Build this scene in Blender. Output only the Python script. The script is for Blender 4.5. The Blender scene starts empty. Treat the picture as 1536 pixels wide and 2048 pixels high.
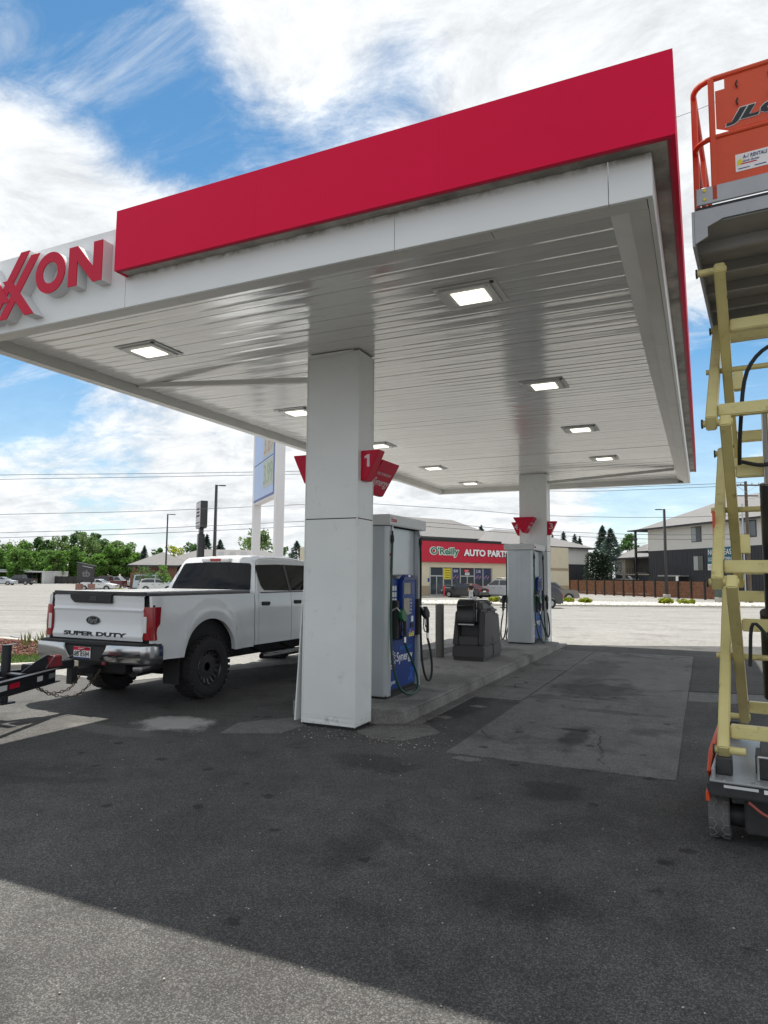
import bpy, bmesh, math, random
import numpy as np
from mathutils import Vector, Matrix

random.seed(7); RNG = np.random.default_rng(7)
C = bpy.context.scene.collection
S = bpy.context.scene
rad = math.radians

# ---------------------------------------------------------------- camera
CAMH = 1.76; FPX = 1364.25
YAW, PITCH, ROLL = rad(25.0), rad(5.409), rad(0.469)
fw = Vector((-math.sin(YAW)*math.cos(PITCH), math.cos(YAW)*math.cos(PITCH), math.sin(PITCH)))
r0 = Vector((math.cos(YAW), math.sin(YAW), 0)); u0 = r0.cross(fw)
rr = r0*math.cos(ROLL) + u0*math.sin(ROLL); uu = -r0*math.sin(ROLL) + u0*math.cos(ROLL)
cd = bpy.data.cameras.new('camera'); cam = bpy.data.objects.new('camera', cd); C.objects.link(cam)
m = Matrix.Identity(4)
for i in range(3):
    m[i][0] = rr[i]; m[i][1] = uu[i]; m[i][2] = -fw[i]
m.translation = (0, 0, CAMH); cam.matrix_world = m
cd.sensor_fit = 'HORIZONTAL'; cd.sensor_width = 36; cd.lens = 36*FPX/1536
cd.clip_start = 0.05; cd.clip_end = 5000
S.camera = cam

# ---------------------------------------------------------------- sky and sun
SUNDIR = Vector((-0.197, 0.345, 1.0)).normalized()
W = bpy.data.worlds.new('World'); S.world = W; W.use_nodes = True
nt = W.node_tree; nt.nodes.clear()
def wn(t, **k):
    n = nt.nodes.new(t)
    for a, b in k.items(): setattr(n, a, b)
    return n
def wl(a, b): nt.links.new(a, b)
def wmath(op, a, b=None, c=None, clamp=False):
    n = wn('ShaderNodeMath', operation=op, use_clamp=clamp)
    for i, v in enumerate((a, b, c)):
        if v is None: continue
        if isinstance(v, (int, float)): n.inputs[i].default_value = v
        else: wl(v, n.inputs[i])
    return n.outputs[0]
sky = wn('ShaderNodeTexSky', sky_type='NISHITA', sun_disc=False)
sky.sun_elevation = math.asin(SUNDIR.z); sky.sun_rotation = math.atan2(SUNDIR.x, SUNDIR.y)
sky.altitude = 800; sky.air_density = 1.0; sky.dust_density = 0.2; sky.ozone_density = 1.5
tc = wn('ShaderNodeTexCoord'); DIR = tc.outputs['Generated']
sep = wn('ShaderNodeSeparateXYZ'); wl(DIR, sep.inputs[0])
zc = wmath('ADD', wmath('MAXIMUM', sep.outputs[2], 0.0), 0.26)
cmb = wn('ShaderNodeCombineXYZ')
wl(wmath('DIVIDE', sep.outputs[0], zc), cmb.inputs[0]); wl(wmath('DIVIDE', sep.outputs[1], zc), cmb.inputs[1])
mp = wn('ShaderNodeMapping'); wl(cmb.outputs[0], mp.inputs[0])
mp.inputs['Location'].default_value = (3.1, 1.7, 0); mp.inputs['Rotation'].default_value = (0, 0, rad(-25)); mp.inputs['Scale'].default_value = (1.0, 1.35, 1)
n1 = wn('ShaderNodeTexNoise'); wl(mp.outputs[0], n1.inputs['Vector'])
n1.inputs['Scale'].default_value = 0.95; n1.inputs['Detail'].default_value = 9; n1.inputs['Roughness'].default_value = 0.56; n1.inputs['Distortion'].default_value = 0.5
n2 = wn('ShaderNodeTexNoise'); wl(mp.outputs[0], n2.inputs['Vector'])
n2.inputs['Scale'].default_value = 4.6; n2.inputs['Detail'].default_value = 12; n2.inputs['Roughness'].default_value = 0.70; n2.inputs['Distortion'].default_value = 0.35
# the weather's own layout: openings between cloud banks, given as directions in the sky
def skydir(px, py):
    d = fw + rr*((px-768)/FPX) - uu*((py-1024)/FPX); return d.normalized()
cov = wmath('ADD', n1.outputs['Fac'], wmath('MULTIPLY', wmath('SUBTRACT', n2.outputs['Fac'], 0.5), 0.52))
cov = wmath('ADD', cov, 0.12)
for (px, py, width, amt) in ((270, 130, 0.16, -0.29), (130, 20, 0.13, -0.22), (360, 250, 0.09, -0.17), (830, 130, 0.09, -0.19), (650, 250, 0.10, -0.17),
                             (90, 330, 0.16, 0.26), (560, 90, 0.10, 0.16), (1250, 60, 0.28, 0.26), (1420, 840, 0.08, -0.38), (1300, 1000, 0.07, -0.15), (250, 900, 0.30, 0.10), (40, 770, 0.08, -0.30), (200, 1040, .10, -.20), (1400, 700, .07, -.16), (800, 1000, .2, .12)):
    dt = wn('ShaderNodeVectorMath', operation='DISTANCE'); wl(DIR, dt.inputs[0]); dt.inputs[1].default_value = skydir(px, py)
    q = wmath('DIVIDE', dt.outputs['Value'], width)
    g = wmath('MULTIPLY', wmath('EXPONENT', wmath('MULTIPLY', wmath('MULTIPLY', q, q), -1.0)), amt)
    cov = wmath('ADD', cov, g)
cr = wn('ShaderNodeMapRange'); cr.interpolation_type = 'SMOOTHSTEP'; wl(cov, cr.inputs[0])
cr.inputs[1].default_value = 0.38; cr.inputs[2].default_value = 0.66
haze0 = wn('ShaderNodeMapRange'); wl(sep.outputs[2], haze0.inputs[0])
haze0.inputs[1].default_value = 0.0; haze0.inputs[2].default_value = 0.30; haze0.inputs[3].default_value = 0.55; haze0.inputs[4].default_value = 0.0
n3 = wn('ShaderNodeTexNoise'); mp3 = wn('ShaderNodeMapping'); wl(cmb.outputs[0], mp3.inputs[0]); mp3.inputs['Rotation'].default_value = (0, 0, rad(35)); mp3.inputs['Scale'].default_value = (1.0, 3.2, 1); wl(mp3.outputs[0], n3.inputs['Vector'])
n3.inputs['Scale'].default_value = 2.6; n3.inputs['Detail'].default_value = 11; n3.inputs['Roughness'].default_value = 0.66; n3.inputs['Distortion'].default_value = 0.6
veil = wn('ShaderNodeMapRange'); veil.interpolation_type = 'SMOOTHSTEP'; wl(n3.outputs['Fac'], veil.inputs[0]); veil.inputs[1].default_value = .47; veil.inputs[2].default_value = .76; veil.inputs[4].default_value = .48
mask = wmath('MAXIMUM', wmath('MAXIMUM', cr.outputs[0], veil.outputs[0]), haze0.outputs[0])
ccr = wn('ShaderNodeMapRange'); wl(n2.outputs['Fac'], ccr.inputs[0])
ccr.inputs[1].default_value = 0.32; ccr.inputs[2].default_value = 0.64; ccr.inputs[3].default_value = 0.47; ccr.inputs[4].default_value = 0.74
cc = wn('ShaderNodeCombineColor')
wl(wmath('MULTIPLY', ccr.outputs[0], 0.965), cc.inputs[0]); wl(wmath('MULTIPLY', ccr.outputs[0], 0.995), cc.inputs[1]); wl(wmath('MULTIPLY', ccr.outputs[0], 1.02), cc.inputs[2])
hs_ = wn('ShaderNodeHueSaturation'); hs_.inputs['Saturation'].default_value = 1.22; hs_.inputs['Hue'].default_value = 0.487; wl(sky.outputs[0], hs_.inputs['Color'])
b1 = wn('ShaderNodeBackground'); wl(hs_.outputs[0], b1.inputs[0]); b1.inputs[1].default_value = 0.092
b2 = wn('ShaderNodeBackground'); wl(cc.outputs[0], b2.inputs[0]); b2.inputs[1].default_value = 1.0
ms = wn('ShaderNodeMixShader'); wl(mask, ms.inputs[0]); wl(b1.outputs[0], ms.inputs[1]); wl(b2.outputs[0], ms.inputs[2])
wo = wn('ShaderNodeOutputWorld'); wl(ms.outputs[0], wo.inputs[0])

sl = bpy.data.lights.new('sun', 'SUN'); sl.energy = 4.9; sl.angle = rad(0.55); sl.color = (1.0, 0.95, 0.86)
so = bpy.data.objects.new('sun', sl); C.objects.link(so)
so.rotation_euler = (-SUNDIR).to_track_quat('-Z', 'Y').to_euler(); so.location = (0, 0, 30)
vs = S.view_settings; vs.view_transform = 'Standard'; vs.look = 'None'; vs.exposure = 0.62; vs.gamma = 1.0; vs.use_curve_mapping = False

# ---------------------------------------------------------------- placement helpers
R2 = Vector((math.cos(YAW), math.sin(YAW))); F2 = Vector((-math.sin(YAW), math.cos(YAW)))
def SD(s, d): v = R2*s + F2*d; return (v.x, v.y)
def hor(px): return 1146.9 + 0.0082*px
def gz(d):
    t = min(1, max(0, (d-24)/24)); return -0.3*t*t*(3-2*t)
def P(px, d): return SD((px-768)*d/FPX, d)
def Z(px, py, d): return CAMH + (hor(px)-py)/FPX*d
def G(px, d):
    x, y = P(px, d); return (x, y, gz(d))

# ---------------------------------------------------------------- materials
MATS = {}
def mat(name, col, rough=0.5, metal=0.0, var=0.0, vs_=6.0, bump=0.0, bs=40.0, spec=0.5, coat=0.0, island=0.0, emit=0.0, trans=0.0, dirt=None, dirt_s=2.0, dirt_t=0.55, dirt_a=0.8, dirt_z=None, streak=None):
    if name in MATS: return MATS[name]
    M = bpy.data.materials.new(name); M.use_nodes = True; t = M.node_tree; b = t.nodes['Principled BSDF']
    b.inputs['Base Color'].default_value = (*col, 1); b.inputs['Roughness'].default_value = rough; b.inputs['Metallic'].default_value = metal
    b.inputs['Specular IOR Level'].default_value = spec; b.inputs['Coat Weight'].default_value = coat; b.inputs['Coat Roughness'].default_value = 0.05
    b.inputs['Transmission Weight'].default_value = trans
    geo = t.nodes.new('ShaderNodeNewGeometry'); L = t.links.new
    src = None
    def noise(scale, detail=4, rg=.55):
        n = t.nodes.new('ShaderNodeTexNoise'); L(geo.outputs['Position'], n.inputs['Vector']); n.inputs['Scale'].default_value = scale; n.inputs['Detail'].default_value = detail; n.inputs['Roughness'].default_value = rg; return n
    val = None
    if var:
        n = noise(vs_, 5); mr = t.nodes.new('ShaderNodeMapRange'); L(n.outputs['Fac'], mr.inputs[0])
        mr.inputs[1].default_value = .25; mr.inputs[2].default_value = .75; mr.inputs[3].default_value = 1-var; mr.inputs[4].default_value = 1+var; val = mr.outputs[0]
    if island:
        mr = t.nodes.new('ShaderNodeMapRange'); L(geo.outputs['Random Per Island'], mr.inputs[0]); mr.inputs[3].default_value = 1-island; mr.inputs[4].default_value = 1+island
        if val is not None:
            mm = t.nodes.new('ShaderNodeMath'); mm.operation = 'MULTIPLY'; L(val, mm.inputs[0]); L(mr.outputs[0], mm.inputs[1]); val = mm.outputs[0]
        else: val = mr.outputs[0]
    if val is not None:
        vm = t.nodes.new('ShaderNodeVectorMath'); vm.operation = 'SCALE'; vm.inputs[0].default_value = col; L(val, vm.inputs['Scale']); src = vm.outputs[0]
    if dirt:
        n = noise(dirt_s, 7, .65); mr = t.nodes.new('ShaderNodeMapRange'); L(n.outputs['Fac'], mr.inputs[0]); mr.inputs[1].default_value = dirt_t; mr.inputs[2].default_value = dirt_t+.2; mr.inputs[4].default_value = dirt_a
        fac = mr.outputs[0]
        if dirt_z:   # run-off stains that start at a joint and fade down from it
            sz = t.nodes.new('ShaderNodeSeparateXYZ'); L(geo.outputs['Position'], sz.inputs[0]); m3 = t.nodes.new('ShaderNodeMapRange'); L(sz.outputs[2], m3.inputs[0]); m3.inputs[1].default_value = dirt_z[0]; m3.inputs[2].default_value = dirt_z[1]
            m4 = t.nodes.new('ShaderNodeMath'); m4.operation = 'MULTIPLY'; L(fac, m4.inputs[0]); L(m3.outputs[0], m4.inputs[1]); fac = m4.outputs[0]
        mx = t.nodes.new('ShaderNodeMix'); mx.data_type = 'RGBA'; L(fac, mx.inputs['Factor'])
        if src is not None: L(src, mx.inputs['A'])
        else: mx.inputs['A'].default_value = (*col, 1)
        mx.inputs['B'].default_value = (*dirt, 1); src = mx.outputs['Result']
    if src is not None: L(src, b.inputs['Base Color'])
    if bump:
        n = noise(bs, 3)
        if streak:
            vsn = t.nodes.new('ShaderNodeVectorMath'); vsn.operation = 'MULTIPLY'; L(geo.outputs['Position'], vsn.inputs[0]); vsn.inputs[1].default_value = streak; L(vsn.outputs[0], n.inputs['Vector'])
        bp = t.nodes.new('ShaderNodeBump'); bp.inputs['Strength'].default_value = bump; bp.inputs['Distance'].default_value = .02; L(n.outputs['Fac'], bp.inputs['Height']); L(bp.outputs[0], b.inputs['Normal'])
    if emit:
        b.inputs['Emission Color'].default_value = (*col, 1); b.inputs['Emission Strength'].default_value = emit
    MATS[name] = M; return M

def ground_mat(name, lo, hi, stone_amt=0.5, stone_scale=95, stain=0.5, tint=(1, .975, .925), spots=(), crack=0.0, band=0.0):
    """worn paving: aggregate, wear patches, oil stains; spots are real stains at their places on the ground"""
    M = bpy.data.materials.new(name); M.use_nodes = True; t = M.node_tree; b = t.nodes['Principled BSDF']; L = t.links.new
    b.inputs['Roughness'].default_value = .88; b.inputs['Specular IOR Level'].default_value = .3
    geo = t.nodes.new('ShaderNodeNewGeometry'); pos = geo.outputs['Position']
    def N(scale, detail=4, rg=.55, dist=0):
        n = t.nodes.new('ShaderNodeTexNoise'); L(pos, n.inputs['Vector']); n.inputs['Scale'].default_value = scale; n.inputs['Detail'].default_value = detail; n.inputs['Roughness'].default_value = rg; n.inputs['Distortion'].default_value = dist; return n.outputs['Fac']
    def mr(v, a, b_, c, d, sm=True):
        n = t.nodes.new('ShaderNodeMapRange'); n.interpolation_type = 'SMOOTHSTEP' if sm else 'LINEAR'; L(v, n.inputs[0])
        for i, x in enumerate((a, b_, c, d)): n.inputs[i+1].default_value = x
        return n.outputs[0]
    def ma(op, a, b_):
        n = t.nodes.new('ShaderNodeMath'); n.operation = op
        for i, v in enumerate((a, b_)):
            if isinstance(v, (int, float)): n.inputs[i].default_value = v
            else: L(v, n.inputs[i])
        return n.outputs[0]
    v = t.nodes.new('ShaderNodeTexVoronoi'); L(pos, v.inputs['Vector']); v.inputs['Scale'].default_value = stone_scale
    sc = t.nodes.new('ShaderNodeSeparateColor'); L(v.outputs['Color'], sc.inputs[0])
    stones = ma('MULTIPLY', mr(sc.outputs[0], .35, 1.0, 1-stone_amt*.55, 1+stone_amt), mr(v.outputs['Distance'], .0, .75, 1.12, .62))
    v2 = t.nodes.new('ShaderNodeTexVoronoi'); L(pos, v2.inputs['Vector']); v2.inputs['Scale'].default_value = stone_scale*.38
    sc2 = t.nodes.new('ShaderNodeSeparateColor'); L(v2.outputs['Color'], sc2.inputs[0])
    big = mr(sc2.outputs[1], .93, .97, 0, 1); big = ma('MULTIPLY', big, mr(v2.outputs['Distance'], .12, .3, .9*stone_amt, 0))
    base = mr(N(.55, 6, .6), .3, .7, lo, hi, False)
    base = ma('MULTIPLY', base, mr(N(4.5, 6, .65), .25, .75, .78, 1.2, False))
    base = ma('MULTIPLY', base, mr(N(60, 3, .7), .3, .7, .82, 1.16, False))
    base = ma('MULTIPLY', base, stones); base = ma('ADD', base, ma('MULTIPLY', big, .22))
    st = mr(N(.8, 5, .6, .6), .52, .68, 0, stain); base = ma('MULTIPLY', base, ma('SUBTRACT', 1, ma('MULTIPLY', st, .55)))
    drops = t.nodes.new('ShaderNodeTexVoronoi'); L(pos, drops.inputs['Vector']); drops.inputs['Scale'].default_value = 2.6
    sc3 = t.nodes.new('ShaderNodeSeparateColor'); L(drops.outputs['Color'], sc3.inputs[0])
    dm = ma('MULTIPLY', mr(sc3.outputs[2], .75, .8, 0, 1), mr(ma('ADD', drops.outputs['Distance'], ma('MULTIPLY', N(14, 3), .25)), .22, .3, stain*.75, 0))
    base = ma('MULTIPLY', base, ma('SUBTRACT', 1, dm))
    if band:   # lanes worn along the road's own direction
        vr = t.nodes.new('ShaderNodeVectorRotate'); vr.rotation_type = 'Z_AXIS'; L(pos, vr.inputs['Vector']); vr.inputs['Angle'].default_value = -YAW
        vb = t.nodes.new('ShaderNodeVectorMath'); vb.operation = 'MULTIPLY'; L(vr.outputs[0], vb.inputs[0]); vb.inputs[1].default_value = (.03, .55, 1)
        nb_ = t.nodes.new('ShaderNodeTexNoise'); L(vb.outputs[0], nb_.inputs['Vector']); nb_.inputs['Scale'].default_value = 1.0; nb_.inputs['Detail'].default_value = 6; nb_.inputs['Roughness'].default_value = .65
        base = ma('MULTIPLY', base, mr(nb_.outputs['Fac'], .3, .7, 1-band, 1+band*.6, False))
    if crack:
        wv = t.nodes.new('ShaderNodeTexNoise'); L(pos, wv.inputs['Vector']); wv.inputs['Scale'].default_value = 1.7; wv.inputs['Detail'].default_value = 6
        ad = t.nodes.new('ShaderNodeVectorMath'); ad.operation = 'MULTIPLY_ADD'; L(wv.outputs['Color'], ad.inputs[0]); ad.inputs[1].default_value = (.9, .9, 0); L(pos, ad.inputs[2])
        cv = t.nodes.new('ShaderNodeTexVoronoi'); cv.feature = 'DISTANCE_TO_EDGE'; L(ad.outputs[0], cv.inputs['Vector']); cv.inputs['Scale'].default_value = crack
        ck = ma('MULTIPLY', mr(cv.outputs['Distance'], .0025, .0075, 1, 0), mr(N(.5, 3), .46, .60, 0, .8)); base = ma('MULTIPLY', base, ma('SUBTRACT', 1, ck))
    for (x, y, rx, ry, amt) in spots:
        vm = t.nodes.new('ShaderNodeVectorMath'); vm.operation = 'SUBTRACT'; L(pos, vm.inputs[0]); vm.inputs[1].default_value = (x, y, 0)
        v3 = t.nodes.new('ShaderNodeVectorMath'); v3.operation = 'MULTIPLY'; L(vm.outputs[0], v3.inputs[0]); v3.inputs[1].default_value = (1/rx, 1/ry, 0)
        ln = t.nodes.new('ShaderNodeVectorMath'); ln.operation = 'LENGTH'; L(v3.outputs[0], ln.inputs[0])
        k = mr(ma('ADD', ln.outputs['Value'], ma('MULTIPLY', ma('SUBTRACT', N(3.0, 6, .65), .5), 1.5)), .55, 1.05, 1, 0)
        if amt < 0: base = ma('MULTIPLY', base, ma('ADD', 1, ma('MULTIPLY', k, amt)))
        else: base = ma('ADD', base, ma('MULTIPLY', k, amt))
    cmbn = t.nodes.new('ShaderNodeVectorMath'); cmbn.operation = 'SCALE'; cmbn.inputs[0].default_value = tint; L(base, cmbn.inputs['Scale']); L(cmbn.outputs[0], b.inputs['Base Color'])
    bp = t.nodes.new('ShaderNodeBump'); bp.inputs['Strength'].default_value = .55; bp.inputs['Distance'].default_value = .006
    L(ma('ADD', ma('MULTIPLY', v.outputs['Distance'], -.6), N(50, 4)), bp.inputs['Height']); L(bp.outputs[0], b.inputs['Normal'])
    MATS[name] = M; return M

ASPH = ground_mat('asphalt', .070, .128, .60, 145, .75, tint=(1, .985, .955), spots=((-5.75, 6.5, .55, .42, .26), (-6.2, 5.9, .9, .22, .04), (-1.2, 5.9, .35, .3, -.45), (-2.9, 6.0, .5, .35, -.35), (-1.0, 3.9, .7, .25, -.3), (-6.1, 10, .35, .2, -.6), (-3.0, 9.3, .3, 1.6, -.45)))
CONC = ground_mat('slab_concrete', .155, .22, .28, 120, .8, crack=.45, tint=(1, 1, .97), spots=((-1.35, 7.9, .16, .75, -.6), (-1.6, 11.3, .8, .9, -.5), (-1.1, 9.6, .7, .15, -.35), (-1.9, 14, .5, 1.5, -.3)))
DARKASPH = ground_mat('patch_asphalt', .06, .09, .5, 95, .4)
ISLC = ground_mat('island_concrete', .24, .38, .2, 130, .75, crack=.4, tint=(1, .98, .94), spots=((-3.7, 10.2, .6, .9, -.35), (-4.2, 14.6, .5, 1.0, -.3)))
ROADM = ground_mat('road_surface', .25, .31, .25, 60, .3, band=.24, tint=(1, .985, .94))
APRON = ground_mat('apron_surface', .26, .34, .3, 70, .4, band=.14, tint=(1, .985, .945))
KERBM = mat('kerb_concrete', (.42, .40, .35), .9, var=.18, vs_=3, bump=.3, bs=60, dirt=(.12, .11, .10), dirt_s=1.8, dirt_t=.58, dirt_a=.6)
PALE = ground_mat('pale_debris_concrete', .15, .24, .4, 110, .7)

RED = mat('fascia_red', (.72, .003, .052), .55, var=.06, vs_=.5, spec=.16, bump=.10, bs=.9)
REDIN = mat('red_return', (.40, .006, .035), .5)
WHITEP = mat('fascia_white', (.78, .80, .80), .35, var=.03, vs_=1.5)
WHITED = mat('fascia_white_streaked', (.78, .80, .80), .35, var=.03, vs_=1.5, dirt=(.22, .19, .14), dirt_s=7, dirt_t=.40, dirt_a=.85, dirt_z=(4.615, 4.675))
SOFFD = mat('dirty_soffit', (.42, .40, .36), .7, dirt=(.13, .12, .10), dirt_s=1.6, dirt_t=.47, dirt_a=.85, var=.2, vs_=8)
COLW = mat('column_white', (.76, .78, .77), .35, var=.05, vs_=1.6, bump=.10, bs=2.4, dirt=(.34, .31, .26), dirt_s=5, dirt_t=.60, dirt_a=.45)
COLB = mat('column_scuffed', (.75, .77, .76), .45, var=.05, vs_=3, dirt=(.26, .23, .20), dirt_s=12, dirt_t=.52, dirt_a=.7)
DECK = mat('deck_panel', (.80, .805, .79), .13, metal=.25, var=.05, vs_=.9, spec=.65, bump=.30, bs=1.0, streak=(.8, 4.2, 1.0))
TRIM = mat('deck_trim', (.66, .66, .63), .4, var=.06, vs_=3, dirt=(.3, .28, .24), dirt_s=3, dirt_t=.62, dirt_a=.5)
DARK = mat('dark_gap', (.015, .015, .016), .8)
BLACKP = mat('black_paint', (.018, .018, .02), .35, coat=.3)
BLACKM = mat('black_matte', (.022, .022, .024), .7, var=.2, vs_=12)
RUBBER = mat('rubber', (.022, .022, .023), .82, var=.25, vs_=20, bump=.2, bs=60)
GREYM = mat('grey_metal', (.42, .44, .45), .32, metal=.55, var=.05, vs_=4)
GREYD = mat('dispenser_grey', (.50, .54, .56), .33, metal=.3, var=.05, vs_=3, dirt=(.25, .25, .24), dirt_s=4, dirt_t=.66, dirt_a=.4)
GREYL = mat('dispenser_light', (.62, .63, .63), .4, var=.03)
BLUE = mat('dispenser_blue', (.008, .04, .21), .45, var=.08, vs_=5, spec=.3)
BLUED = mat('dispenser_blue_dark', (.008, .028, .15), .4)
BLUEL = mat('print_light_blue', (.02, .22, .62), .5)
WHT = mat('print_white', (.8, .8, .8), .5)
LETRED = mat('letter_red', (.58, .006, .04), .5, spec=.25)
LETW = mat('letter_return', (.70, .70, .71), .4)
GREENH = mat('green_hose', (.006, .055, .03), .45)
GREENN = mat('green_nozzle', (.01, .12, .045), .45)
YEL = mat('yellow_print', (.75, .62, .03), .5)
SCREEN = mat('display_glass', (.12, .12, .09), .12, spec=.7)
CHROME = mat('chrome', (.50, .51, .53), .14, metal=1.0)
STEEL = mat('steel', (.5, .5, .5), .35, metal=1.0, var=.15, vs_=15)
GLASSD = mat('tinted_glass', (.006, .007, .009), .03, spec=.22)
CARGL = mat('car_glass', (.03, .035, .04), .06, spec=.7)
TRUCKW = mat('truck_white', (.74, .76, .78), .22, coat=.6, spec=.5, var=.02, vs_=2)
TAILR = mat('tail_red', (.30, .004, .010), .15, coat=.6)
TAILW = mat('tail_clear', (.7, .7, .7), .12, coat=.5)
ORANGE = mat('lift_orange', (.66, .075, .018), .45, var=.08, vs_=6, dirt=(.30, .05, .02), dirt_s=5, dirt_t=.62, dirt_a=.5)
CREAM = mat('lift_cream', (.64, .56, .25), .42, var=.10, vs_=5, dirt=(.10, .075, .04), dirt_s=11, dirt_t=.60, dirt_a=.85)
LGREY = mat('lift_grey', (.36, .37, .38), .4, metal=.4, var=.08, vs_=5, dirt=(.14, .13, .12), dirt_s=6, dirt_t=.6, dirt_a=.6)
LDARK = mat('lift_dark', (.03, .03, .032), .6, var=.3, vs_=10)
LENSM = mat('lamp_lens', (1.0, .97, .82), .3, emit=1.15)
BINM = mat('bin_plastic', (.052, .050, .052), .55, var=.1, vs_=8, bump=.08, bs=120)
BINB = mat('bin_black', (.012, .012, .013), .25)

# ---------------------------------------------------------------- mesh builder
class MB:
    def __init__(s): s.v = []; s.f = []
    def add(s, V, F):
        o = len(s.v); s.v += [tuple(x) for x in V]; s.f += [tuple(i+o for i in f) for f in F]; return s
    def box(s, x0, x1, y0, y1, z0, z1):
        return s.add([(x0,y0,z0),(x1,y0,z0),(x1,y1,z0),(x0,y1,z0),(x0,y0,z1),(x1,y0,z1),(x1,y1,z1),(x0,y1,z1)],
                     [(0,3,2,1),(4,5,6,7),(0,1,5,4),(1,2,6,5),(2,3,7,6),(3,0,4,7)])
    def hexa(s, b, t):   # bottom 4 + top 4 points (ccw seen from above)
        return s.add(list(b)+list(t), [(0,3,2,1),(4,5,6,7),(0,1,5,4),(1,2,6,5),(2,3,7,6),(3,0,4,7)])
    def prism(s, pts, axis, a, b):
        """polygon of 2-D pts extruded along axis ('x','y','z') from a to b"""
        n = len(pts)
        def mk(p, t):
            if axis == 'x': return (t, p[0], p[1])
            if axis == 'y': return (p[0], t, p[1])
            return (p[0], p[1], t)
        V = [mk(p, a) for p in pts] + [mk(p, b) for p in pts]
        F = [tuple(range(n))[::-1], tuple(range(n, 2*n))] + [(i, (i+1) % n, n+(i+1) % n, n+i) for i in range(n)]
        return s.add(V, F)
    def tube(s, pts, r, n=8, cap=True):
        pts = [Vector(p) for p in pts]; k = len(pts); rs = r if isinstance(r, (list, tuple)) else [r]*k
        V = []; up = None
        for i in range(k):
            t = (pts[min(i+1, k-1)] - pts[max(i-1, 0)]).normalized()
            if up is None:
                up = Vector((0, 0, 1)) if abs(t.z) < .9 else Vector((1, 0, 0))
            a = t.cross(up)
            if a.length < 1e-5: a = t.cross(Vector((1, 0, 0)))
            a.normalize(); b = a.cross(t); up = b
            for j in range(n):
                an = 2*math.pi*j/n; V.append(pts[i] + (a*math.cos(an) + b*math.sin(an))*rs[i])
        F = [(i*n+j, i*n+(j+1) % n, (i+1)*n+(j+1) % n, (i+1)*n+j) for i in range(k-1) for j in range(n)]
        if cap: F += [tuple(range(n))[::-1], tuple(range((k-1)*n, k*n))]
        return s.add(V, F)
    def lathe(s, prof, c, axis='z', n=20, closed=False):
        """prof = [(radius, height)...] turned about the axis through c"""
        V = []; k = len(prof)
        for (r, h) in prof:
            for j in range(n):
                a = 2*math.pi*j/n; p, q = r*math.cos(a), r*math.sin(a)
                V.append({'z': (c[0]+p, c[1]+q, c[2]+h), 'x': (c[0]+h, c[1]+p, c[2]+q), 'y': (c[0]+q, c[1]+h, c[2]+p)}[axis])
        F = [(i*n+j, i*n+(j+1) % n, (i+1)*n+(j+1) % n, (i+1)*n+j) for i in range(k-1) for j in range(n)]
        if closed: F += [((k-1)*n+j, (k-1)*n+(j+1) % n, (j+1) % n, j) for j in range(n)]
        else: F += [tuple(range(n))[::-1], tuple(range((k-1)*n, k*n))]
        return s.add(V, F)
    def grid(s, fn, nu, nv):
        V = [fn(i/nu, j/nv) for i in range(nu+1) for j in range(nv+1)]
        return s.add(V, [(i*(nv+1)+j, (i+1)*(nv+1)+j, (i+1)*(nv+1)+j+1, i*(nv+1)+j+1) for i in range(nu) for j in range(nv)])
    def bar(s, a, b, w, h, up=(0, 0, 1)):
        a, b = Vector(a), Vector(b); t = (b-a).normalized(); x = t.cross(Vector(up)); x.normalize(); y = x.cross(t)
        q = [x*(-w/2)-y*(h/2), x*(w/2)-y*(h/2), x*(w/2)+y*(h/2), x*(-w/2)+y*(h/2)]
        return s.add([a+v for v in q]+[b+v for v in q], [(3,2,1,0),(4,5,6,7),(0,1,5,4),(1,2,6,5),(2,3,7,6),(3,0,4,7)])
    def xf(s, M):
        s.v = [tuple(M @ Vector(p)) for p in s.v]; return s
    def build(s, name, material, parent=None, bevel=0.0, seg=1, smooth=False, local=True, fix=False, ang=35):
        me = bpy.data.meshes.new(name)
        me.from_pydata(s.v, [], s.f)
        if bevel or fix:
            bm = bmesh.new(); bm.from_mesh(me)
            if fix: bmesh.ops.recalc_face_normals(bm, faces=bm.faces)
            if bevel:
                es = [e for e in bm.edges if len(e.link_faces) == 2 and e.calc_face_angle(0) > rad(25)]
                bmesh.ops.bevel(bm, geom=es, offset=bevel, segments=seg, affect='EDGES', clamp_overlap=True)
            bm.to_mesh(me); bm.free()
        if not local and parent is not None:
            root = parent
            while root.parent: root = root.parent
            me.transform(root.matrix_basis.inverted())
        if smooth or bevel:
            me.polygons.foreach_set('use_smooth', [True]*len(me.polygons)); me.set_sharp_from_angle(angle=rad(ang))
        me.materials.append(material); me.update()
        o = bpy.data.objects.new(name, me); C.objects.link(o)
        if parent is not None: o.parent = parent
        return o

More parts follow.
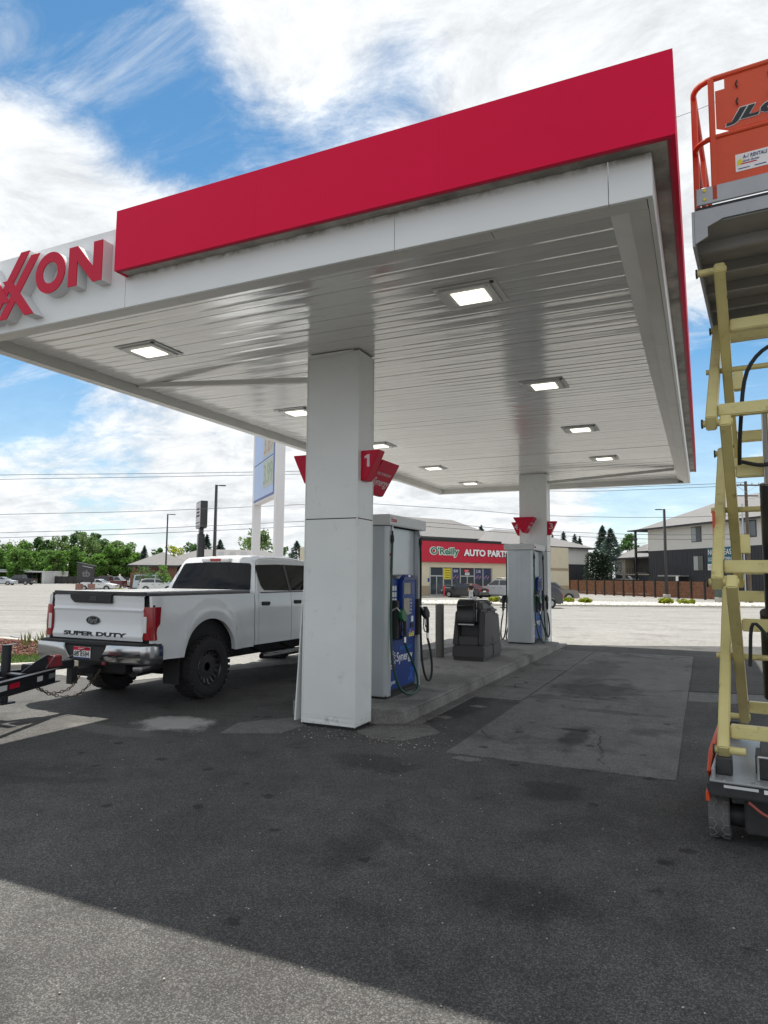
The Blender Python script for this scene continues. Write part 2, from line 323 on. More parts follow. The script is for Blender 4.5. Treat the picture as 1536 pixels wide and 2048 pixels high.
def tag(o, label, cat, group=None):
    o['label'] = label; o['category'] = cat
    if group: o['group'] = group
    return o
def thing(name, label, cat, loc=(0, 0, 0), rotz=0.0, group=None):
    o = bpy.data.objects.new(name, None); C.objects.link(o); o.empty_display_size = .2
    o.location = loc; o.rotation_euler = (0, 0, rotz)
    o.matrix_basis = Matrix.Translation(loc) @ Matrix.Rotation(rotz, 4, 'Z')
    return tag(o, label, cat, group)
def struct(o): o['kind'] = 'structure'; return o
def stuff(o): o['kind'] = 'stuff'; return o
def dup(o, parent=None, loc=None, rotz=None, label=None):
    c = o.copy(); C.objects.link(c); c.parent = parent
    for ch in list(o.children): dup(ch, c)
    if loc is not None: c.matrix_basis = Matrix.Translation(loc) @ Matrix.Rotation(rotz or 0, 4, 'Z')
    if label: c['label'] = label
    return c
def text(s, O, Rv, Uv, w, h, material, parent, depth=.004, name='lettering', local=True, bold=0.0, shear=0.0):
    """lettering as real thin relief: fitted in a w x h box whose lower left corner is O"""
    cu = bpy.data.curves.new(name, 'FONT'); cu.body = s; cu.size = 1; cu.extrude = .5; cu.offset = bold; cu.shear = shear; cu.resolution_u = 3
    o = bpy.data.objects.new(name, cu); C.objects.link(o)
    dg = bpy.context.evaluated_depsgraph_get(); dg.update()
    me = bpy.data.meshes.new_from_object(o.evaluated_get(dg)); bpy.data.objects.remove(o); bpy.data.curves.remove(cu)
    n = len(me.vertices); co = np.zeros(n*3); me.vertices.foreach_get('co', co); co = co.reshape(-1, 3)
    mn = co.min(0); mx = co.max(0); sz = np.maximum(mx-mn, 1e-6)
    q = (co-mn)/sz; O = np.array(O); Rv = np.array(Vector(Rv).normalized()); Uv = np.array(Vector(Uv).normalized()); Nv = np.cross(Rv, Uv)
    out = O + q[:, :1]*w*Rv + q[:, 1:2]*h*Uv + q[:, 2:3]*depth*Nv
    me.vertices.foreach_set('co', out.ravel())
    if not local and parent is not None:
        root = parent
        while root.parent: root = root.parent
        me.transform(root.matrix_basis.inverted())
    me.materials.clear(); me.materials.append(material); me.update()
    ob = bpy.data.objects.new(name, me); C.objects.link(ob); ob.parent = parent; return ob

# ================================================================ SETTING: ground, road, kerbs
DS = [-80, -10, 24, 27, 30, 33, 36, 39, 42, 45, 48, 50.3, 56, 70, 110, 200, 500, 2500]
def sheet(name, s0, s1, d0, d1, material, dz, parent=None):
    ds = sorted({d0, d1} | {d for d in DS if d0 < d < d1}); b = MB(); V = []; F = []
    for d in ds:
        for s in (s0, s1): x, y = SD(s, d); V.append((x, y, gz(d)+dz))
    for i in range(len(ds)-1): F.append((2*i, 2*i+1, 2*i+3, 2*i+2))
    return struct(b.add(V, F).build(name, material, parent))
sheet('ground', -2500, 2500, -80, 2500, ASPH, 0)
sheet('forecourt_apron', -70, 90, 18.2, 27.0, APRON, .004)
sheet('road', -200, 200, 27.0, 50.3, ROADM, .004)
sheet('parking_lot', -200, 0.5, 50.3, 160, ROADM, .004)
sheet('parking_lot', 0.5, 200, 56.3, 130, APRON, .004)
struct(MB().add([(-30, 8.6, .0045), (-8.7, 8.6, .0045), (-5.6, 17.2, .0045), (-8.5, 21, .0045), (-30, 12, .0045)], [(0, 1, 2, 3, 4)]).build('side_apron', APRON))

def poly_slab(name, pts, z0, z1, material, bevel=.0):
    return struct(MB().prism(pts, 'z', z0, z1).build(name, material, None, bevel))
# concrete paving slabs in the pump lane, each with its own joints
sx = [-2.41, -.26]
for (x0, x1, y0, y1, mm) in ((-2.40, -.27, 6.67, 10.28, CONC), (-2.395, -.265, 10.30, 13.2, CONC), (-2.40, -.255, 13.22, 17.25, CONC), (-3.2, -2.425, 9.9, 13.4, CONC), (-3.2, -2.42, 13.42, 17.2, CONC)):
    poly_slab('concrete_slab', [(x0, y0), (x1, y0+random.uniform(-.03, .03)), (x1, y1+random.uniform(-.02, .02)), (x0, y1)], -.05, .005+random.uniform(0, .003), mm)
poly_slab('concrete_strip', [(-.25, 11.0), (6, 11.6), (6, 12.9), (-.25, 11.9)], -.05, .006, CONC)
poly_slab('asphalt_patch', [(-.245, 11.95), (5, 12.95), (5, 17.4), (-.235, 17.3)], -.05, .0075, DARKASPH)
poly_slab('broken_concrete', [(-3.62, 7.08), (-3.3, 6.86), (-3.0, 6.92), (-2.75, 7.45), (-3.0, 7.75), (-3.55, 7.6)], -.05, .014, PALE, .004)
poly_slab('broken_concrete', [(-4.95, 6.33), (-4.35, 6.62), (-4.3, 7.3), (-4.62, 7.5), (-5.1, 6.85)], -.05, .009, CONC, .004)
poly_slab('broken_concrete', [(-2.28, 6.50), (-2.12, 6.44), (-1.98, 6.52), (-2.05, 6.60), (-2.25, 6.60)], -.05, .008, PALE, .003)
for (x, y, w) in ((-3.02, 8.3, .1), (-2.85, 9.2, .12)):
    poly_slab('broken_concrete', [(x-w, y-.05), (x+w*.6, y-.09), (x+w, y+.04), (x-w*.2, y+.09)], -.02, .007, PALE)

# pump island with raised kerb
isl = MB().prism([(-3.45, 7.56), (-3.3, 7.66), (-3.257, 7.85), (-3.257, 17.36), (-3.5, 17.5), (-4.75, 17.5), (-4.9, 17.36), (-4.9, 7.75), (-4.78, 7.56)], 'z', -.1, .176)
o = isl.build('pump_island', ISLC, None, .03, 2); struct(o)
struct(MB().prism([(-3.262, 7.60), (-3.12, 7.8), (-3.13, 17.3), (-3.262, 17.34)], 'z', -.05, .02).build('kerb_footing', PALE))

# pebbles and chips lying about the forecourt
def pebbles(n, fn, r0, r1):
    V = np.zeros((n, 6, 3)); 
    base = np.array([(1,0,0),(0,1,0),(-1,0,0),(0,-1,0),(0,0,1),(0,0,-1)], float)
    p = np.array([fn() for _ in range(n)]); r = RNG.uniform(r0, r1, (n, 1, 1)); a = RNG.uniform(.6, 1.3, (n, 6, 3)); th = RNG.uniform(0, 6.3, n)
    q = base[None]*a*r*np.array([1, .8, .6]); c, s_ = np.cos(th), np.sin(th)
    V[:, :, 0] = q[:, :, 0]*c[:, None]-q[:, :, 1]*s_[:, None]; V[:, :, 1] = q[:, :, 0]*s_[:, None]+q[:, :, 1]*c[:, None]; V[:, :, 2] = q[:, :, 2]
    V += p[:, None, :]
    T = np.array([(0,1,4),(1,2,4),(2,3,4),(3,0,4),(1,0,5),(2,1,5),(3,2,5),(0,3,5)])
    F = (np.arange(n)[:, None, None]*6 + T[None]).reshape(-1, 3); return V.reshape(-1, 3), F
def npmesh(name, V, F, material, parent=None):
    me = bpy.data.meshes.new(name); V = np.asarray(V, np.float32); F = np.asarray(F, np.int32); k = F.shape[1]
    me.vertices.add(len(V)); me.vertices.foreach_set('co', V.ravel()); me.loops.add(F.size); me.loops.foreach_set('vertex_index', F.ravel())
    me.polygons.add(len(F)); me.polygons.foreach_set('loop_start', np.arange(0, F.size, k, dtype=np.int32))
    me.update(calc_edges=True); me.materials.append(material)
    o = bpy.data.objects.new(name, me); C.objects.link(o); o.parent = parent; return o
CHIP = mat('chip_stone', (.34, .32, .29), .9, island=.6)
V, F = pebbles(420, lambda: ((lambda s, d: (*SD(s, d), .004))(random.gauss(-.3, 2.2), random.uniform(2.0, 8.5))), .003, .009)
stuff(npmesh('stone_chips', V, F, CHIP))
V, F = pebbles(160, lambda: (random.gauss(-3.35, .5), random.gauss(6.85, .18), .005), .004, .013)
stuff(npmesh('rubble', V, F, CHIP))

# planter on the far left: kerb, mulch, grass
pk = [(-10.75, 9.6), (-10.9, 8.9), (-11.4, 8.25), (-20, 2.2), (-26, 6), (-16.2, 11.9), (-12.6, 11.6), (-11.1, 10.6)]
def ring_kerb(name, pts, w, z0, z1, material):
    cx = sum(p[0] for p in pts)/len(pts); cy = sum(p[1] for p in pts)/len(pts); n = len(pts); b = MB()
    inn = []
    for i in range(n):
        a, p, c = Vector(pts[i-1]), Vector(pts[i]), Vector(pts[(i+1) % n])
        d = ((p-a).normalized()+(c-p).normalized()).normalized(); nrm = Vector((-d.y, d.x)); 
        if nrm.dot(Vector((cx, cy))-p) < 0: nrm = -nrm
        inn.append(p+nrm*w)
    V = [(*p, z0) for p in pts]+[(*p, z1) for p in pts]+[(*p, z1) for p in inn]+[(*p, z0) for p in inn]
    F = []
    for i in range(n):
        j = (i+1) % n
        for k in range(3): F.append((k*n+i, k*n+j, (k+1)*n+j, (k+1)*n+i))
    return struct(b.add(V, F).build(name, material, None, .02, 1, fix=True)), inn
_, inn = ring_kerb('planter_kerb', pk, .16, -.05, .15, KERBM)
SOIL = mat('planter_soil', (.07, .055, .035), .95, var=.3, vs_=10)
struct(MB().prism([tuple(p) for p in inn], 'z', -.04, .11).build('planter_soil', SOIL))
MULCH = mat('mulch_chip', (.12, .04, .028), .9, island=.5)
GRASS = mat('grass_blade', (.075, .16, .022), .7, island=.45)
def inpoly(x, y, pts):
    c = False; n = len(pts)
    for i in range(n):
        x1, y1 = pts[i]; x2, y2 = pts[(i+1) % n]
        if (y1 > y) != (y2 > y) and x < (x2-x1)*(y-y1)/(y2-y1)+x1: c = not c
    return c
ip = [tuple(p) for p in inn]
V = []; F = []
while len(F) < 9000:
    x, y = random.uniform(-17, -10.8), random.uniform(4, 11.6)
    if not inpoly(x, y, ip): continue
    d = F2.dot(Vector((x, y)))
    if d > 13.9+.25*math.sin(x*2): continue
    h = random.uniform(.04, .11); a = random.uniform(0, 6.28); w = .006; i = len(V)
    V += [(x-w*math.cos(a), y-w*math.sin(a), .11), (x+w*math.cos(a), y+w*math.sin(a), .11), (x+random.gauss(0, .03), y+random.gauss(0, .03), .11+h)]; F.append((i, i+1, i+2))
stuff(npmesh('planter_grass', V, F, GRASS))
def mul():
    while True:
        x, y = random.uniform(-19, -10.8), random.uniform(7, 11.8)
        if inpoly(x, y, ip) and F2.dot(Vector((x, y))) > 13.8: return (x, y, .125)
V, F = pebbles(3500, mul, .02, .05); stuff(npmesh('planter_mulch', V, F, MULCH))
# dry weeds in the planter
WEED = mat('weed_leaf', (.19, .22, .06), .8, island=.4)
for k, (px, d) in enumerate(((95, 15.2), (118, 15.3), (66, 15.3))):
    x, y = P(px, d); V = []; F = []
    for j in range(34):
        a = random.uniform(0, 6.28); h = random.uniform(.1, .42); rr_ = random.uniform(0, .16); bx, by = x+rr_*math.cos(a), y+rr_*math.sin(a); i = len(V); w = .014
        V += [(bx-w, by, .12+h*.5), (bx+w, by+w, .12+h*.55), (bx+random.gauss(0, .05), by+random.gauss(0, .05), .12+h)]; F.append((i, i+1, i+2))
        i = len(V); V += [(x-.003, y, .1), (x+.003, y, .1), (bx, by, .12+h*.7)]; F.append((i, i+1, i+2))
    o = npmesh('weed', V, F, WEED); tag(o, 'dry yellow-green weed growing in the mulch of the kerbed planter', 'weed', 'weeds in the planter')

# ================================================================ CANOPY
XR, XL, YF, YB, ZB, ZCL = -.224, -7.51, 4.774, 20.25, 4.36, 4.49
can = thing('fuel_canopy', 'red and white fuel station canopy roof with raised red lettering on its fascia', 'canopy', (-3.87, 12.5, ZB))
B = lambda *a: MB().box(*a)
pl = None; y = YF+.18; k = 0
while y < YB-.16:
    y1 = min(y+.300, YB-.155)
    if pl is None:
        b = MB(); x0, x1 = XL+.15, XR-.30
        prof = [(0, 0), (.006, -.006), (.12, -.0075), (.15, -.0045), (.18, -.0075), (.2955, -.006), (.3015, 0), (.3015, .03), (0, .03)]
        b.prism(prof, 'x', x0+3.87, x1+3.87)
        pl = b.build('deck_plank', DECK, can); pl.location = (0, y-12.5, ZCL-ZB+.012)
    else:
        c = pl.copy(); C.objects.link(c); c.location = (random.uniform(-.004, .004), y-12.5, ZCL-ZB+.012+random.uniform(-.0025, .0025)); c.rotation_euler = (rad(random.uniform(-.35, .35)), 0, 0)
    y += .305; k += 1
B(XL+.05, XR-.05, YF+.05, YB-.05, ZCL+.06, ZCL+.12).build('roof_deck', GREYM, can, local=False)
# perimeter soffit trim: outer flange, inner lip, with joints
def trim_run(axis, a0, a1, c0, c1, step):
    a = a0; 
    while a < a1-.01:
        e = min(a+step, a1); g = .003
        if axis == 'x': B(a+g, e-g, min(c0, c1), max(c0, c1), ZB+.002, ZB+.010).build('soffit_trim', TRIM, can, local=False)
        else: B(min(c0, c1), max(c0, c1), a+g, e-g, ZB+.002, ZB+.010).build('soffit_trim', TRIM, can, local=False)
        a = e
trim_run('x', XL+.04, XR-.04, YF+.04, YF+.17, 3.05); trim_run('x', XL+.04, XR-.04, YB-.15, YB-.04, 3.05)
trim_run('y', YF+.172, YB-.152, XL+.04, XL+.14, 3.05); trim_run('y', YF+.172, YB-.152, XR-.17, XR-.04, 3.05)
def lip(x0, x1, y0, y1): B(x0, x1, y0, y1, ZB+.012, ZCL+.02).build('soffit_lip', TRIM, can, local=False)
lip(XL+.14, XR-.3, YF+.165, YF+.178); lip(XL+.14, XR-.3, YB-.152, YB-.14); lip(XL+.135, XL+.148, YF+.18, YB-.155)
a = YF+.18
while a < YB-.2:   # stepped trim on the right hand side
    e = min(a+3.05, YB-.16); MB().hexa([(XR-.32, a+.003, ZCL-.015), (XR-.17, a+.003, ZB+.03), (XR-.17, e-.003, ZB+.03), (XR-.32, e-.003, ZCL-.015)], [(XR-.32, a+.003, ZCL+.04), (XR-.17, a+.003, ZCL+.04), (XR-.17, e-.003, ZCL+.04), (XR-.32, e-.003, ZCL+.04)]).build('sloped_trim', TRIM, can, local=False); a = e
# white fascia panels
for (x0, x1) in ((XL, -5.047), (-5.047, -2.155), (-2.155, -.513), (-.513, XR)):
    zt = 5.2
    B(x0+.002, x1-.002, YF, YF+.035, ZB, zt).build('fascia_panel', WHITED if x1 > -5 else WHITEP, can, .003, local=False)
a = YF+.037
while a < YB-.04:
    e = min(a+3.1, YB-.037)
    B(XR-.035, XR, a+.002, e-.002, ZB, 5.2).build('fascia_panel', WHITEP, can, .003, local=False)
    B(XL, XL+.035, a+.002, e-.002, ZB, 5.2).build('fascia_panel', WHITEP, can, .003, local=False); a = e
for i in range(4):
    w = (XR-XL)/4; B(XL+i*w+.002, XL+(i+1)*w-.002, YB-.035, YB, ZB, 5.2).build('fascia_panel', WHITEP, can, .003, local=False)
# red raised fascia
OV = .155; RZ0, RZ1, RXL = 4.665, 5.268, -5.04
for (x0, x1) in ((RXL, -3.4), (-3.4, -1.72), (-1.72, XR+OV)):
    B(x0, x1-.0006, YF-OV, YF-OV+.03, RZ0, RZ1).build('red_panel', RED, can, local=False)
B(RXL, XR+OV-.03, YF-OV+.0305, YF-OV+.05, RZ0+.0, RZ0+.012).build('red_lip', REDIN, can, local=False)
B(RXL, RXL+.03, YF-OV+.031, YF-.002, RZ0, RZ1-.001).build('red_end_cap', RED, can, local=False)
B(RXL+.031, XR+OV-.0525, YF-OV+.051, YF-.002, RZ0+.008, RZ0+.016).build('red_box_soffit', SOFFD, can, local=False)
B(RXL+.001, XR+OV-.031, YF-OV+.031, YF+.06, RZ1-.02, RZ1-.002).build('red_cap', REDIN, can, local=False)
a = YF-OV+.0305
for e in (8.0, 11.4, 14.8, 18.2, YB+.0):
    B(XR+OV-.03, XR+OV, a, e-.0006, RZ0, RZ1-.0003).build('red_panel', RED, can, local=False)
    B(XR+.002, XR+OV-.052, (YF-.0015 if a < 5 else a+.001), e-.001, RZ0+.008, RZ0+.016).build('red_box_soffit', SOFFD, can, local=False); a = e
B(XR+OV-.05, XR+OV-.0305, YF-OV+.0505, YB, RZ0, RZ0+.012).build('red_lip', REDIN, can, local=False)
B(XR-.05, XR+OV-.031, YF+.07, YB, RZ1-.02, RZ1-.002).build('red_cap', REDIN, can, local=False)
B(XR+.001, XR+OV-.031, YB-.02, YB-.001, RZ0+.02, RZ1-.021).build('red_end_cap', RED, can, local=False)
# drain pipes from the edge down to the columns
MB().bar((-7.35, 7.3, 4.50), (-4.37, 7.3, 4.235), .07, .07).build('drain_pipe', TRIM, can, .006, local=False)
MB().bar((-.55, 18.05, 4.45), (-3.66, 18.05, 4.27), .07, .07).build('drain_pipe', TRIM, can, .006, local=False)
# raised letters
def stroke(x0, z0, x1, z1, w):   # slanted stroke with level ends
    return [(x0-w/2, z0), (x0+w/2, z0), (x1+w/2, z1), (x1-w/2, z1)]
def letter(polys, ring=None, dy=0.0):
    b, f = MB(), MB()
    for p in polys: b.prism(p, 'y', YF-.118-dy, YF-.0015-dy); f.prism(p, 'y', YF-.128-dy, YF-.1185-dy)
    if ring:
        cx, cz, rx, rz, t = ring; n = 36
        for (mb, y0, y1) in ((b, YF-.118, YF-.0015), (f, YF-.128, YF-.1185)):
            V = []
            for yy in (y0, y1):
                for (a_, c_) in ((rx, rz), (rx-t, rz-t)):
                    V += [(cx+a_*math.cos(2*math.pi*i/n), yy, cz+c_*math.sin(2*math.pi*i/n)) for i in range(n)]
            F = []
            for i in range(n):
                j = (i+1) % n; o_, q_ = 0, n
                F += [(i, j, n+j, n+i), (2*n+i, 3*n+i, 3*n+j, 2*n+j), (i, 2*n+i, 2*n+j, j), (n+i, n+j, 3*n+j, 3*n+i)]
            mb.add(V, F)
    lo = b.build('letter', LETW, can, local=False, fix=True); f.build('letter_face', LETRED, lo, local=False, fix=True)
letter([[(-5.70, 4.63), (-5.58, 4.63), (-5.58, 5.04), (-5.70, 5.04)], [(-5.36, 4.63), (-5.24, 4.63), (-5.24, 5.04), (-5.36, 5.04)], [(-5.579, 5.04), (-5.579, 4.88), (-5.361, 4.63), (-5.361, 4.79)]])
letter([], (-5.965, 4.835, .215, .218, .105))
letter([stroke(-6.86, 4.44, -6.36, 5.14, .13)]); letter([stroke(-6.66, 4.44, -6.20, 5.08, .13)], None, .0015)
letter([stroke(-6.25, 4.44, -6.62, 4.86, .135)], None, .003); letter([stroke(-6.62, 4.62, -6.98, 5.08, .13)], None, .0045)
letter([[(-7.42, 4.63), (-7.30, 4.63), (-7.30, 5.04), (-7.42, 5.04)], [(-7.299, 4.63), (-7.06, 4.63), (-7.06, 4.73), (-7.299, 4.73)], [(-7.299, 4.79), (-7.10, 4.79), (-7.10, 4.88), (-7.299, 4.88)], [(-7.299, 4.94), (-7.06, 4.94), (-7.06, 5.04), (-7.299, 5.04)]])

# canopy lights
LP = [((-1.95, 6.15), 'lit square canopy light on the ceiling ahead of the numbered column beside the red corner'), ((-1.95, 9.55), None), ((-1.95, 12.7), None), ((-1.95, 16.05), None),
      ((-6.05, 6.15), 'lit square canopy light on the ceiling next to the raised red letters'), ((-6.05, 9.55), None), ((-6.05, 12.7), None), ((-6.05, 15.9), None), ((-6.05, 18.9), None)]
lt0 = thing('canopy_light', 'x', 'light', (*LP[0][0], ZCL), 0, 'lit lights in the canopy ceiling')
LFR = mat('lamp_frame', (.74, .75, .74), .5)
B(-.31, .30, -.28, .27, -.006, .0).build('mounting_plate', LFR, lt0, .003)
B(-.265, .25, -.235, .235, -.020, -.0065).build('frame', LFR, lt0, .010, 2)
B(-.165, .165, -.145, .145, -.029, -.0205).build('lens', LENSM, lt0, .008, 3)
B(.255, .285, -.26, -.22, -.016, -.0065).build('latch', BLACKM, lt0)
for i in range(6):
    for (x_, y_) in ((-.23, -.20), (.21, -.20), (-.23, .2), (.21, .2))[:4] if i == 0 else (): B(x_-.01, x_+.01, y_-.01, y_+.01, -.023, -.0205).build('screw', STEEL, lt0)
grpR = 'lit square canopy light on the ceiling in the row along the red side fascia'
grpL = 'lit square canopy light on the ceiling in the row over the parked pickup lane'
for i, (xy, lab) in enumerate(LP):
    o = lt0 if i == 0 else dup(lt0, None, (*xy, ZCL), 0)
    o['label'] = lab or (grpR if xy[0] > -4 else grpL); o['group'] = 'lit lights in the canopy ceiling'

# columns
def skin_panel(axis, c, a0, a1, z0, z1, n, outward):
    """thin clad sheet with slight oil-canning"""
    b = MB(); nu, nv = 6, 12; ph = random.uniform(0, 9)
    def fn(u, v):
        e = min(u, 1-u, v, 1-v); k = .0035*math.sin(ph+u*3.1+v*7.3)*math.sin(ph*2+v*4+u*2)*(1 if e > .001 else 0)
        a = a0+(a1-a0)*u; z = z0+(z1-z0)*v; cc_ = c+outward*k
        return (a, cc_, z) if axis == 'y' else (cc_, a, z)
    b.grid(fn, nu, nv); return b
def column(label, x0, x1, y0, y1, zb, bent):
    t = thing('canopy_column', label, 'column', ((x0+x1)/2, (y0+y1)/2, 0))
    B(x0+.012, x1-.012, y0+.012, y1-.012, zb-.02, ZCL-.004).build('core', DARK, t, local=False)
    for (z0, z1, mm) in ((zb+.03, zb+.13, COLB), (zb+.1305, 2.44, COLW), (2.452, ZCL-.012, COLW)):
        for (ax, c, a0, a1, ow) in (('y', y0, x0, x1, -1), ('x', x1, y0, y1, 1), ('y', y1, x1, x0, 1), ('x', x0, y1, y0, -1)):
            skin_panel(ax, c, a0, a1, z0, z1, 8, ow).build('cladding_panel', mm, t, smooth=True, local=False)
    # corner edging and seam
    for (x, y_) in ((x0, y0), (x1, y0), (x1, y1), (x0, y1)):
        B(x-.006, x+.006, y_-.006, y_+.006, zb+.028, ZCL-.013).build('corner_edge', COLW, t, local=False)
    B(x0-.0025, x1+.0025, y0-.0025, y1+.0025, 2.441, 2.451).build('seam_joint', DARK, t, local=False)
    # crooked top flashing
    MB().hexa([(x0+.03, y0-.012, ZCL-.045), (x1-.12, y0-.012, ZCL-.030), (x1-.12, y0-.006, ZCL-.030), (x0+.03, y0-.006, ZCL-.045)], [(x0, y0-.03, ZCL-.008), (x1-.06, y0-.03, ZCL-.006), (x1-.06, y0-.006, ZCL-.006), (x0, y0-.006, ZCL-.008)]).build('flashing', COLW, t, local=False)
    # scuffed base band, dented on the drive side
    b = MB(); n = 8
    for i in range(n):
        pass
    if bent:
        MB().hexa([(x0-.105, y0-.004, .05), (x0-.085, y0-.004, .05), (x0-.05, y1-.02, .05), (x0-.06, y1-.02, .05)], [(x0-.014, y0-.004, 1.6), (x0-.006, y0-.004, 1.6), (x0-.004, y1-.02, 1.55), (x0-.010, y1-.02, 1.55)]).build('bent_panel', COLW, t, local=False)
        for i in range(7):
            xx = x0+.1+i*.08+random.uniform(-.02, .02); B(xx, xx+random.uniform(.02, .06), y0+.02, y0+.06, 0, .05).build('shim', PALE, t, local=False)
    return t
column('white clad canopy column numbered one with a bent side panel at its foot', -4.373, -3.666, 7.114, 7.524, .005, True)
column('white clad canopy column with numbers three and four behind the farther fuel pump', -4.345, -3.64, 17.82, 18.23, .0, False)
B(-4.8, -3.3, 17.52, 18.5, -.05, .05).build('column_footing', ISLC)['kind'] = 'structure'

# red inverted signs on the columns
SIGNR = mat('sign_red', (.56, .006, .04), .45, var=.04, vs_=3, spec=.25)
SIGNW = mat('sign_print', (.72, .62, .64), .5)
def number_sign(x, y0, y1, z, side, num, label):
    """right-angled wedge hanging point down on a column flank; number faces the drive"""
    t = thing('number_sign', label, 'sign', (x, (y0+y1)/2, z))
    s = side
    pts = [(x, z+.36), (x+s*.245, z+.36), (x+s*.075, z), (x, z)]
    MB().prism(pts, 'y', y0, y1).build('sign_body', SIGNR, t, .008, 2, local=False, fix=True)
    if num:
        xx = x+.05 if s > 0 else x-.16
        if num == '1': MB().prism([(xx+.035, z+.16), (xx+.068, z+.16), (xx+.068, z+.31), (xx+.045, z+.31), (xx, z+.285), (xx, z+.262), (xx+.035, z+.272)], 'y', y0-.004, y0-.0005).build('number', SIGNW, t, local=False, fix=True)
        else: text(num, (xx, y0-.002, z+.16), (1, 0, 0), (0, 0, 1), .065 if num == '1' else .10, .15, SIGNW, t, .003, local=False, bold=.0, name='number')
number_sign(-3.665, 7.19, 7.36, 2.90, 1, '1', 'red sign numbered one on the flank of the white column')
number_sign(-4.374, 7.19, 7.36, 2.90, -1, None, 'blank side of the red sign hanging over the pickup lane on the near white column')
number_sign(-3.639, 17.86, 18.02, 2.87, 1, '3', 'red sign numbered three on the farther column')
number_sign(-4.346, 17.86, 18.02, 2.87, -1, '4', 'red sign numbered four on the farther column')
def prism_sign(xc, y0, y1, z, label, flip):
    t = thing('prism_sign', label, 'sign', (xc, (y0+y1)/2, z))
    hw, h = .27, .40
    MB().prism([(xc-hw, z+h), (xc+hw, z+h), (xc+.03, z), (xc-.03, z)], 'y', y0, y1).build('sign_body', SIGNR, t, .008, 2, local=False, fix=True)
    # print on the slanted faces
    for s in (1, -1):
        A = Vector((xc+s*hw, 0, z+h)); D = Vector((xc+s*.03, 0, z)); up = (A-D).normalized(); nrm = Vector((s*up.z, 0, -s*up.x)); Rv = Vector((0, s*1.0, 0))
        O = Vector((D.x, y0+.04 if s > 0 else y1-.04, D.z)) + up*.10 + nrm*.0012
        w = abs(y1-y0)-.08
        text('Synergy', O, Rv, up, w, .13, SIGNW, t, .002, local=False, bold=.01)
        text('FUEL TECHNOLOGY', O+up*.17, Rv, up, w*.9, .035, SIGNW, t, .002, local=False)
    return t
prism_sign(-3.80, 7.53, 8.05, 2.80, 'red prism sign lettered Synergy behind the numbered one column', 0)
prism_sign(-4.16, 17.42, 17.815, 2.92, 'red prism sign lettered Synergy on the front of the farther column', 0)

# ================================================================ FUEL DISPENSERS
IZ = .177
def curve(pts, n=6):
    """Catmull-Rom through pts"""
    P_ = [Vector(p) for p in pts]; P_ = [P_[0]*2-P_[1]] + P_ + [P_[-1]*2-P_[-2]]; out = []
    for i in range(1, len(P_)-2):
        a, b, c, d = P_[i-1:i+3]
        for k in range(n):
            t = k/n; out.append(.5*((2*b)+(c-a)*t+(2*a-5*b+4*c-d)*t*t+(3*b-a-3*c+d)*t**3))
    out.append(P_[-2]); return out
def nozzle(t, RM, x, y, z, col, yaw_out=0.0, name='nozzle'):
    """pump nozzle sitting in its boot: head, grip, guard loop, swivel"""
    b = MB()
    b.prism([(y-.03, z+.10), (y+.05, z+.13), (y+.15, z+.05), (y+.16, z-.03), (y+.06, z-.05), (y-.02, z+.0)], 'x', x-.032, x+.032)
    o = b.xf(RM).build(name, col, t, .008, 1, fix=True)
    MB().tube([(x, y-.02, z+.08), (x-.03, y-.07, z+.14), (x-.09, y-.10, z+.10)], .014, 8).xf(RM).build('spout', STEEL, o, smooth=True)
    MB().tube(curve([(x, y+.13, z-.02), (x+.005, y+.13, z-.14), (x, y+.14, z-.25)], 3), [.024]*7, 8).xf(RM).build('grip', BLACKM, o, smooth=True)
    MB().tube(curve([(x, y+.0, z-.02), (x, y-.02, z-.12), (x, y+.02, z-.22), (x, y+.12, z-.24)], 4), .008, 6).xf(RM).build('trigger_guard', BLACKM, o, smooth=True)
    MB().tube(curve([(x, y+.05, z-.03), (x, y+.04, z-.10), (x, y+.07, z-.17)], 3), .007, 6).xf(RM).build('trigger', BLACKM, o, smooth=True)
    MB().tube([(x, y+.14, z-.25), (x+.005, y+.13, z-.33)], .019, 8).xf(RM).build('swivel', STEEL, o, smooth=True)
    return o
